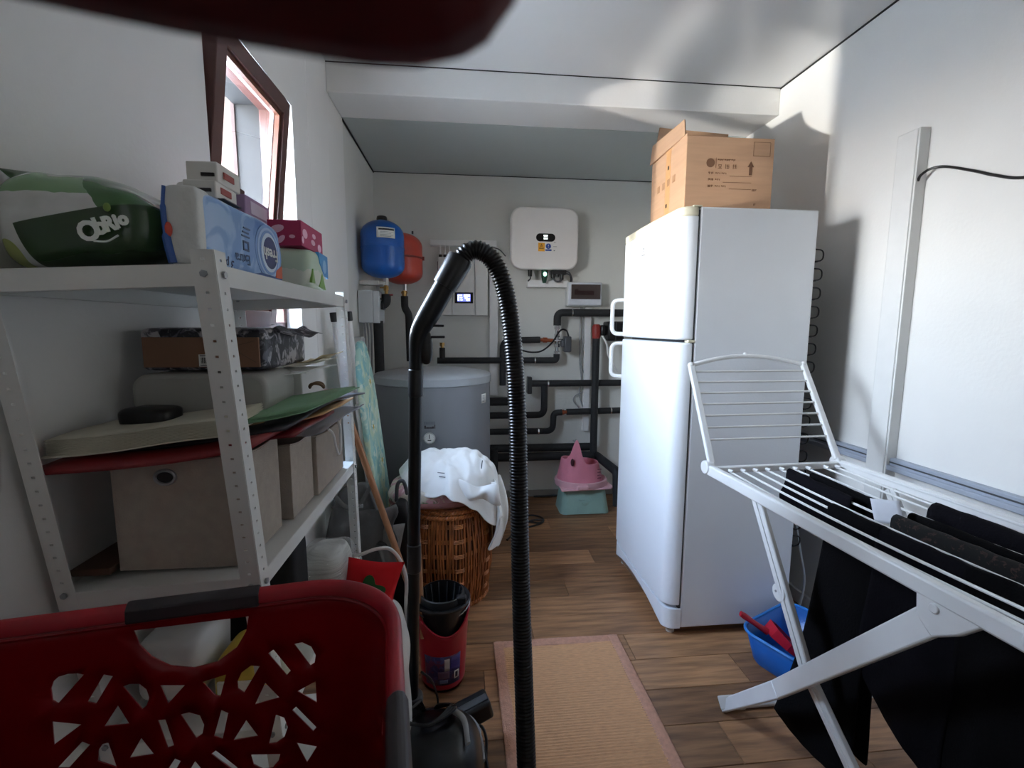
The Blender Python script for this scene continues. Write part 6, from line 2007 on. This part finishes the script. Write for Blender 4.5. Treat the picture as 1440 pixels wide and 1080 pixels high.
# ------------------------------------------------------------------ drying rack, the washing on it
rk = thing('drying_rack', 'white folding drying rack with a raised wing leaning toward the fridge', 'drying rack', (1.03, 1.0, 0))
RA = Vector((0.787, 1.395, 0.80))          # far end of the left rail
RU = Vector((0.042, -0.999, 0)).normalized()   # along the rack towards the camera
RV = Vector((0.999, 0.042, 0))             # across, to the wall
RLEN, RWID = 0.86, 0.475


def rp(l, a, z=0.0):
    return RA + RU * l + RV * a + Vector((0, 0, z))


rkw = mat('rack_white', S(226, 226, 226), 0.35, var=0.02)
for nm, a in (('rail', 0.0), ('rail', RWID)):
    rl_ = obj(nm, MB().bar(rp(-0.02, a), rp(RLEN, a), 0.020, 0.034), rkw, rk, bevel=0.005)
    obj('rail_lip', MB().bar(rp(-0.01, a + (0.008 if a == 0 else -0.008), 0.010), rp(RLEN - 0.01, a + (0.008 if a == 0 else -0.008), 0.010), 0.014, 0.008), rkw, rl_, bevel=0.002)
    for l in (-0.012, RLEN):
        obj('corner_joint', MB().tube([rp(l, a - 0.014, 0.006), rp(l, a + 0.014, 0.006)], 0.022, 16), rkw, rl_, bevel=0.003)
for l in (0.0, RLEN):
    obj('end_bar', MB().bar(rp(l, 0), rp(l, RWID), 0.016, 0.022), rkw, rk, bevel=0.004)
WA = [0.018 + k * 0.0 for k in range(0)] + [0.022, 0.062, 0.106, 0.150, 0.194, 0.244, 0.292, 0.340, 0.405, 0.448]
for a in WA:
    pts = [rp(0.004 + (RLEN - 0.008) * i / 12, a, -0.004 - 0.010 * math.sin(PI * i / 12)) for i in range(13)]
    w_ = obj('wire', MB().tube(pts, 0.0034, 8), M['white'], rk)
    obj('wire_hook', MB().tube([rp(0.0, a, -0.002), rp(0.03, a, 0.0)], 0.005, 8), rkw, w_)
# raised wing
WD = Vector((0.036, 0.25, 0.315)).normalized()
WLn = 0.392


def wpt(a, h, off=0.0):
    return rp(-0.005, a) + Vector((0, 0, 0.016)) + WD * h + Vector((0, -0.77, 0.62)) * off


wg = obj('wing_side', MB().bar(wpt(0.008, 0), wpt(0.008, WLn), 0.022, 0.016, up=(0, -0.77, 0.62)), rkw, rk, bevel=0.004)
obj('wing_side', MB().bar(wpt(RWID - 0.008, 0), wpt(RWID - 0.008, WLn), 0.022, 0.016, up=(0, -0.77, 0.62)), rkw, rk, bevel=0.004)
arch = [wpt(0.008 + (RWID - 0.016) * i / 16, WLn - 0.004 + 0.042 * math.sin(PI * i / 16) ** 0.9) for i in range(17)]
obj('wing_arch', MB().tube(arch, 0.009, 10, flat=0.75), rkw, wg)
for i in (0, 16):
    obj('wing_joint', MB().ball(arch[i], 0.013, 0.011, 0.013, 12, 8), rkw, wg)
obj('wing_hook', MB().tube([wpt(RWID * 0.5, WLn + 0.04), wpt(RWID * 0.5, WLn + 0.052)], 0.006, 10), rkw, wg)
for k in range(7):
    h = 0.088 + k * 0.0455
    obj('wing_wire', MB().tube([wpt(0.012, h), wpt(RWID - 0.012, h)], 0.0037, 8), M['white'], wg)
# legs: two crossing pairs with foot bars
for a in (0.0, RWID - 0.055):
    top, mid, bot = rp(0.205, a + 0.018, -0.012), Vector((0.86 + a, 1.009, 0.389)), Vector((0.905 + a, 0.62, 0.012))
    if a > 0:
        top, mid, bot = rp(0.205, a + 0.03, -0.012), Vector((1.275, 1.02, 0.40)), Vector((1.29, 0.62, 0.012))
    o1 = obj('leg', MB().bar(top, mid, 0.016, 0.030, w1=0.018, h1=0.032).bar(mid, bot, 0.018, 0.032), rkw, rk, bevel=0.004)
    obj('leg_ridge', MB().bar(top + Vector((-0.009, 0, 0)), mid + Vector((-0.010, 0, 0)), 0.004, 0.008).bar(mid + Vector((-0.010, 0, 0)), bot + Vector((-0.010, 0, 0)), 0.004, 0.008), rkw, o1, bevel=0.001)
    if a == 0:
        pc = top.lerp(mid, 0.58) + Vector((-0.001, 0.012, -0.004))
        obj('pivot_disc', MB().tube([pc + Vector((-0.009, 0, 0)), pc + Vector((0.009, 0, 0))], 0.024, 20), rkw, o1, bevel=0.002)
        obj('pivot_pin', MB().tube([pc + Vector((-0.011, 0.008, 0)), pc + Vector((-0.008, 0.008, 0))], 0.003, 10), M['grey'], o1)
    t2 = rp(0.735, a + 0.0, -0.018)
    b2_ = Vector((0.842 + a, 1.33, 0.012))
    if a > 0:
        t2, b2_ = rp(0.735, a + 0.055, -0.018), Vector((1.31, 1.33, 0.012))
    m2 = t2.lerp(b2_, 0.62) + Vector((0, 0, -0.018))
    o2 = obj('leg', MB().bar(t2, m2, 0.016, 0.052, w1=0.016, h1=0.044).bar(m2, b2_, 0.016, 0.044, w1=0.018, h1=0.036), rkw, rk, bevel=0.004)
    gs = [(-0.055, 0.0), (0.06, 0.0), (0.02, -0.045), (-0.02, -0.075), (-0.05, -0.05)]
    obj('gusset', MB().prism(gs, lambda u, v, q: t2 + RU * u + Vector((0, 0, 0.012 + v)) + RV * q, -0.009, 0.009), rkw, o2, bevel=0.004)
    obj('gusset_pin', MB().tube([t2 + RV * -0.013 + Vector((0, 0.02, -0.008)), t2 + RV * -0.008 + Vector((0, 0.02, -0.008))], 0.009, 14), rkw, o2, bevel=0.002)
obj('foot_bar', MB().tube([Vector((0.842, 1.33, 0.014)), Vector((1.31, 1.33, 0.014))], 0.013, 12), rkw, rk)
obj('foot_bar', MB().tube([Vector((0.905, 0.62, 0.014)), Vector((1.29, 0.62, 0.014))], 0.013, 12), rkw, rk)
obj('foot_cap', MB().bar((0.8405, 1.335, 0.02), (0.846, 1.24, 0.105), 0.021, 0.04), M['offwhite'], rk, bevel=0.004)


def garment(name, label, cat, l0, l1, a0, za, zb, half, m, seed, hemA=None, hemB=None, amp=0.010, nu=30, nv=44, tilt=0.0, flare=0.0):
    """cloth folded over a wire at a0, from l0 to l1 along the rack; za/zb = hem heights on the two sides"""
    z_top = 0.80 + 0.004

    def f(u, v):
        l = l0 + (l1 - l0) * u
        sag = -0.010 * math.sin(PI * min(max(l / RLEN, 0), 1))
        q = (v - 0.5) * 2
        if abs(q) < 0.12:
            ang = q / 0.12 * PI / 2
            a = a0 + half * math.sin(ang)
            z = z_top + sag + half * (math.cos(ang)) - 0.002
        else:
            t_ = (abs(q) - 0.12) / 0.88
            hem = (hemA(u) if hemA else za) if q < 0 else (hemB(u) if hemB else zb)
            a = a0 + math.copysign(half + 0.012 * t_, q)
            z = z_top + sag - 0.002 + (hem - z_top) * t_
            wv_ = amp * t_ * (math.sin(l * 46 + seed + 2 * t_) + 0.7 * nz3((l * 14, z * 5, seed)))
            a += wv_
            l = l + 0.02 * t_ * nz3((u * 3, t_ * 2, seed + 9)) + tilt * t_ - flare * t_ * t_ * (1 - u)
        z += 0.003 * nz3((l * 30, v * 9, seed))
        p = rp(l, a)
        return (p.x, p.y, z)
    o = obj(name, MB().grid(f, nu, nv), m, None, solid=0.005, offset=0)
    return tag(o, label, cat, 'black washing on the drying rack')


BC = M['blackcloth']
BC2 = mat('navy_black_cloth', S(13, 11, 17), 0.9, var=0.2, scale=10, bump=0.2, bscale=150, spec=0.12)
BC3 = blotch_mat('black_lace', S(10, 8, 10), [(S(62, 44, 38), 0.62, 70)], rough=0.9)
garment('black_trousers', 'black trousers, the leg nearest the fridge that hangs lowest of all', 'trousers', 0.32, 0.468, 0.150, 0.15, 0.30, 0.010, BC, 1.0,
        hemA=lambda u: 0.17 - 0.06 * math.sin(PI * min(1, 0.2 + u * 0.8)), hemB=lambda u: 0.20, flare=0.11, amp=0.006)
garment('black_shirt', 'black shirt with rounded hem on the same wire beside the trousers', 'shirt', 0.460, 0.655, 0.1505, 0.40, 0.42, 0.010, BC2, 2.0,
        hemA=lambda u: 0.47 - 0.13 * min(1, u * 1.15) ** 0.7, hemB=lambda u: 0.45, amp=0.006)
garment('black_skirt', 'black skirt at the near end of the wire that carries shirt and trousers', 'skirt', 0.645, 0.85, 0.150, 0.34, 0.36, 0.010, BC, 8.0)
garment('black_lace_top', 'black lace top with brown flecks over the middle wires', 'top', 0.41, 0.85, 0.244, 0.36, 0.30, 0.012, BC3, 3.0, amp=0.008)
garment('black_vest', 'small black vest folded over the wire closest to the wing', 'vest', 0.05, 0.29, 0.244, 0.71, 0.70, 0.008, BC2, 7.0, amp=0.004)
garment('black_socks', 'short black cloth on the next wire behind the folded vest', 'cloth', 0.09, 0.31, 0.292, 0.70, 0.69, 0.008, BC, 9.0, amp=0.004)
garment('black_dress', 'long black dress hanging behind the lace top', 'dress', 0.40, 0.84, 0.300, 0.30, 0.30, 0.010, BC, 4.0, hemA=lambda u: 0.36 - 0.10 * u)
garment('black_jacket', 'thick black jacket over the wires on the wall side', 'jacket', 0.38, 0.85, 0.392, 0.30, 0.26, 0.022, BC2, 5.0)
lbm = MB().grid(lambda u, v: tuple(rp(0.345 + 0.05 * u + 0.03 * v, 0.236 - 0.012 * v + 0.05 * u * 0.6) + Vector((0, 0, 0.022 - 0.05 * v + 0.01 * u))), 6, 8)
tag(obj('white_garment', lbm, mat('care_white', S(214, 216, 224), 0.8), solid=0.002), 'small white cloth label between the black clothes on the wires', 'cloth')
gpc = MB().grid(lambda u, v: tuple(rp(0.42 + 0.44 * u, 0.415 + 0.05 * v) + Vector((0, 0, -0.004 - 0.02 * v + 0.012 * math.sin(PI * v) + 0.004 * math.sin(9 * u)))), 20, 6)
tag(obj('grey_garment', gpc, mat('pale_grey_cloth', S(196, 190, 192), 0.9, var=0.05), solid=0.003), 'pale grey garment edge along the wall side rail', 'garment')

# basin with dustpan
bs_ = thing('blue_basin', 'blue plastic basin on the floor between the fridge and the rack', 'basin', (1.235, 1.52, 0))
RBs = Matrix.Rotation(math.radians(25), 3, 'Z')
BCt = Vector((1.235, 1.515, 0))


def basin_loop(sx, sy, r, z, n=6):
    return [BCt + RBs @ Vector((u, v, z)) for u, v in rrect(-sx, sx, -sy, sy, r, n)]


def loft(mb, loops, cap0=True, cap1=False):
    base = len(mb.v)
    n = len(loops[0])
    for lo in loops:
        mb.v += [Vector(p) for p in lo]
    for a in range(len(loops) - 1):
        mb.f += [(base + a * n + i, base + a * n + (i + 1) % n, base + (a + 1) * n + (i + 1) % n, base + (a + 1) * n + i) for i in range(n)]
    if cap0:
        mb.f.append(tuple(base + i for i in range(n)))
    if cap1:
        mb.f.append(tuple(base + (len(loops) - 1) * n + i for i in range(n)))
    return mb


obj('basin_shell', loft(MB(), [basin_loop(0.135, 0.095, 0.05, 0.001), basin_loop(0.142, 0.102, 0.055, 0.012), basin_loop(0.168, 0.122, 0.06, 0.125)]), M['basinblue'], bs_, solid=0.003)
obj('basin_rim', MB().tube(basin_loop(0.171, 0.125, 0.062, 0.127), 0.006, 8, closed=True), mat('basin_rim_blue', S(40, 120, 196), 0.35), bs_)
dp_ = thing('dustpan', 'red plastic dustpan lying in the blue basin', 'dustpan', (1.17, 1.51, 0.05))
dh0, dh1 = Vector((1.035, 1.560, 0.180)), Vector((1.135, 1.540, 0.112))
obj('handle', MB().tube([dh0, dh0.lerp(dh1, 0.15), dh0.lerp(dh1, 0.5), dh1], [0.010, 0.0125, 0.010, 0.013], 14, flat=0.7), mat('dustpan_red', S(176, 24, 44), 0.35), dp_)
pan = MB()
d_ = (dh1 - dh0).normalized()
s_ = d_.cross(Vector((0, 0, 1))).normalized()
u_ = s_.cross(d_)
pan.add([dh1 + s_ * 0.03, dh1 - s_ * 0.03, dh1 + d_ * 0.05 - s_ * 0.065, dh1 + d_ * 0.16 - s_ * 0.075, dh1 + d_ * 0.16 + s_ * 0.075, dh1 + d_ * 0.05 + s_ * 0.065], [(0, 1, 2, 3, 4, 5)])
obj('pan', pan, mat('pan_red', S(166, 20, 40), 0.35), dp_, solid=0.003, smooth=0)
pw_ = MB()
e = [dh1 + d_ * 0.16 - s_ * 0.075, dh1 + d_ * 0.05 - s_ * 0.065, dh1 - s_ * 0.03, dh1 + s_ * 0.03, dh1 + d_ * 0.05 + s_ * 0.065, dh1 + d_ * 0.16 + s_ * 0.075]
hts = [0.006, 0.03, 0.04, 0.04, 0.03, 0.006]
for i in range(5):
    pw_.add([e[i], e[i + 1], e[i + 1] + u_ * hts[i + 1], e[i] + u_ * hts[i]], [(0, 1, 2, 3)])
obj('pan_wall', pw_, mat('pan_red2', S(176, 24, 44), 0.35), dp_, solid=0.003, smooth=0)

# cables and adaptor by the wall under the rack
wc_ = MB()
for k in range(4):
    wc_.tube(smooth_path([(1.47 + 0.008 * k, 1.245 - 0.01 * k, 0.005 + 0.006 * k), (1.485 + 0.012 * math.sin(k * 2), 1.18, 0.016), (1.462 - 0.01 * k, 1.12, 0.006), (1.472 + 0.014 * math.cos(k), 1.05, 0.014 + 0.003 * k), (1.455 + 0.01 * k, 0.98, 0.006), (1.47, 0.90, 0.006)], 8), 0.0042, 7)
wc_.tube(smooth_path([(1.49, 1.235, 0.02), (1.508, 1.225, 0.05), (1.50, 1.20, 0.03), (1.49, 1.17, 0.012)], 8), 0.0042, 7)
tag(obj('white_cables', wc_, mat('cable_grey', S(176, 166, 170), 0.5)), 'bunch of thin white cables on the floor by the right wall', 'cable')
tag(obj('adaptor_strip', MB().obox((1.492, 0.93, 0.022), 0.022, 0.11, 0.02, rz=-0.06), M['lightgrey'], bevel=0.005), 'white socket strip on the floor by the right wall', 'socket strip')

# ------------------------------------------------------------------ the photographer's hand, a fingertip over the top of the lens
hv = [(-0.0036, 0.0252, 1.2766), (-0.0155, 0.0272, 1.2792), (-0.0273, 0.0292, 1.2819), (-0.0493, 0.0310, 1.2869), (-0.090, 0.0050, 1.2840),   # index: tip .. knuckle
      (-0.112, -0.018, 1.262), (-0.128, -0.050, 1.215), (-0.138, -0.095, 1.140), (-0.150, -0.20, 0.985),                                        # palm, wrist, forearm
      (-0.097, 0.002, 1.262), (-0.082, 0.034, 1.250), (-0.057, 0.036, 1.247), (-0.040, 0.028, 1.247),                                              # middle
      (-0.102, -0.004, 1.240), (-0.088, 0.032, 1.226), (-0.063, 0.034, 1.223), (-0.046, 0.026, 1.223),                                             # ring
      (-0.108, -0.012, 1.219), (-0.096, 0.020, 1.206), (-0.075, 0.024, 1.203), (-0.060, 0.018, 1.203),                                             # little
      (-0.104, -0.040, 1.246), (-0.080, -0.052, 1.262), (-0.052, -0.046, 1.270), (-0.030, -0.040, 1.274)]                                         # thumb
he = [(0, 1), (1, 2), (2, 3), (3, 4), (4, 5), (5, 6), (6, 7), (7, 8), (5, 9), (9, 10), (10, 11), (11, 12), (5, 13), (13, 14), (14, 15), (15, 16), (6, 17), (17, 18), (18, 19), (19, 20),
      (6, 21), (21, 22), (22, 23), (23, 24)]
hr = [0.0077, 0.0082, 0.0086, 0.0090, 0.0115, 0.017, 0.022, 0.024, 0.032, 0.0105, 0.0092, 0.0086, 0.0072, 0.010, 0.0088, 0.0082, 0.0070, 0.0092, 0.0078, 0.0072, 0.0062, 0.013, 0.011, 0.0100, 0.0082]
hm_ = bpy.data.meshes.new('hand')
hm_.from_pydata([Vector(v) + Vector((0.0082, 0.0, -0.0008)) for v in hv], he, [])
ho = bpy.data.objects.new('hand', hm_)
place(ho, None, (0, 0, 0))
sk_ = ho.modifiers.new('skin', 'SKIN')
for i, r in enumerate(hr):
    hm_.skin_vertices[0].data[i].radius = (r, r)
hm_.skin_vertices[0].data[5].use_root = True
sb_ = ho.modifiers.new('smooth', 'SUBSURF')
sb_.levels = sb_.render_levels = 2
hm_.materials.append(M['skin'])
tag(ho, 'blurred reddish fingertip covering the top of the view', 'hand')
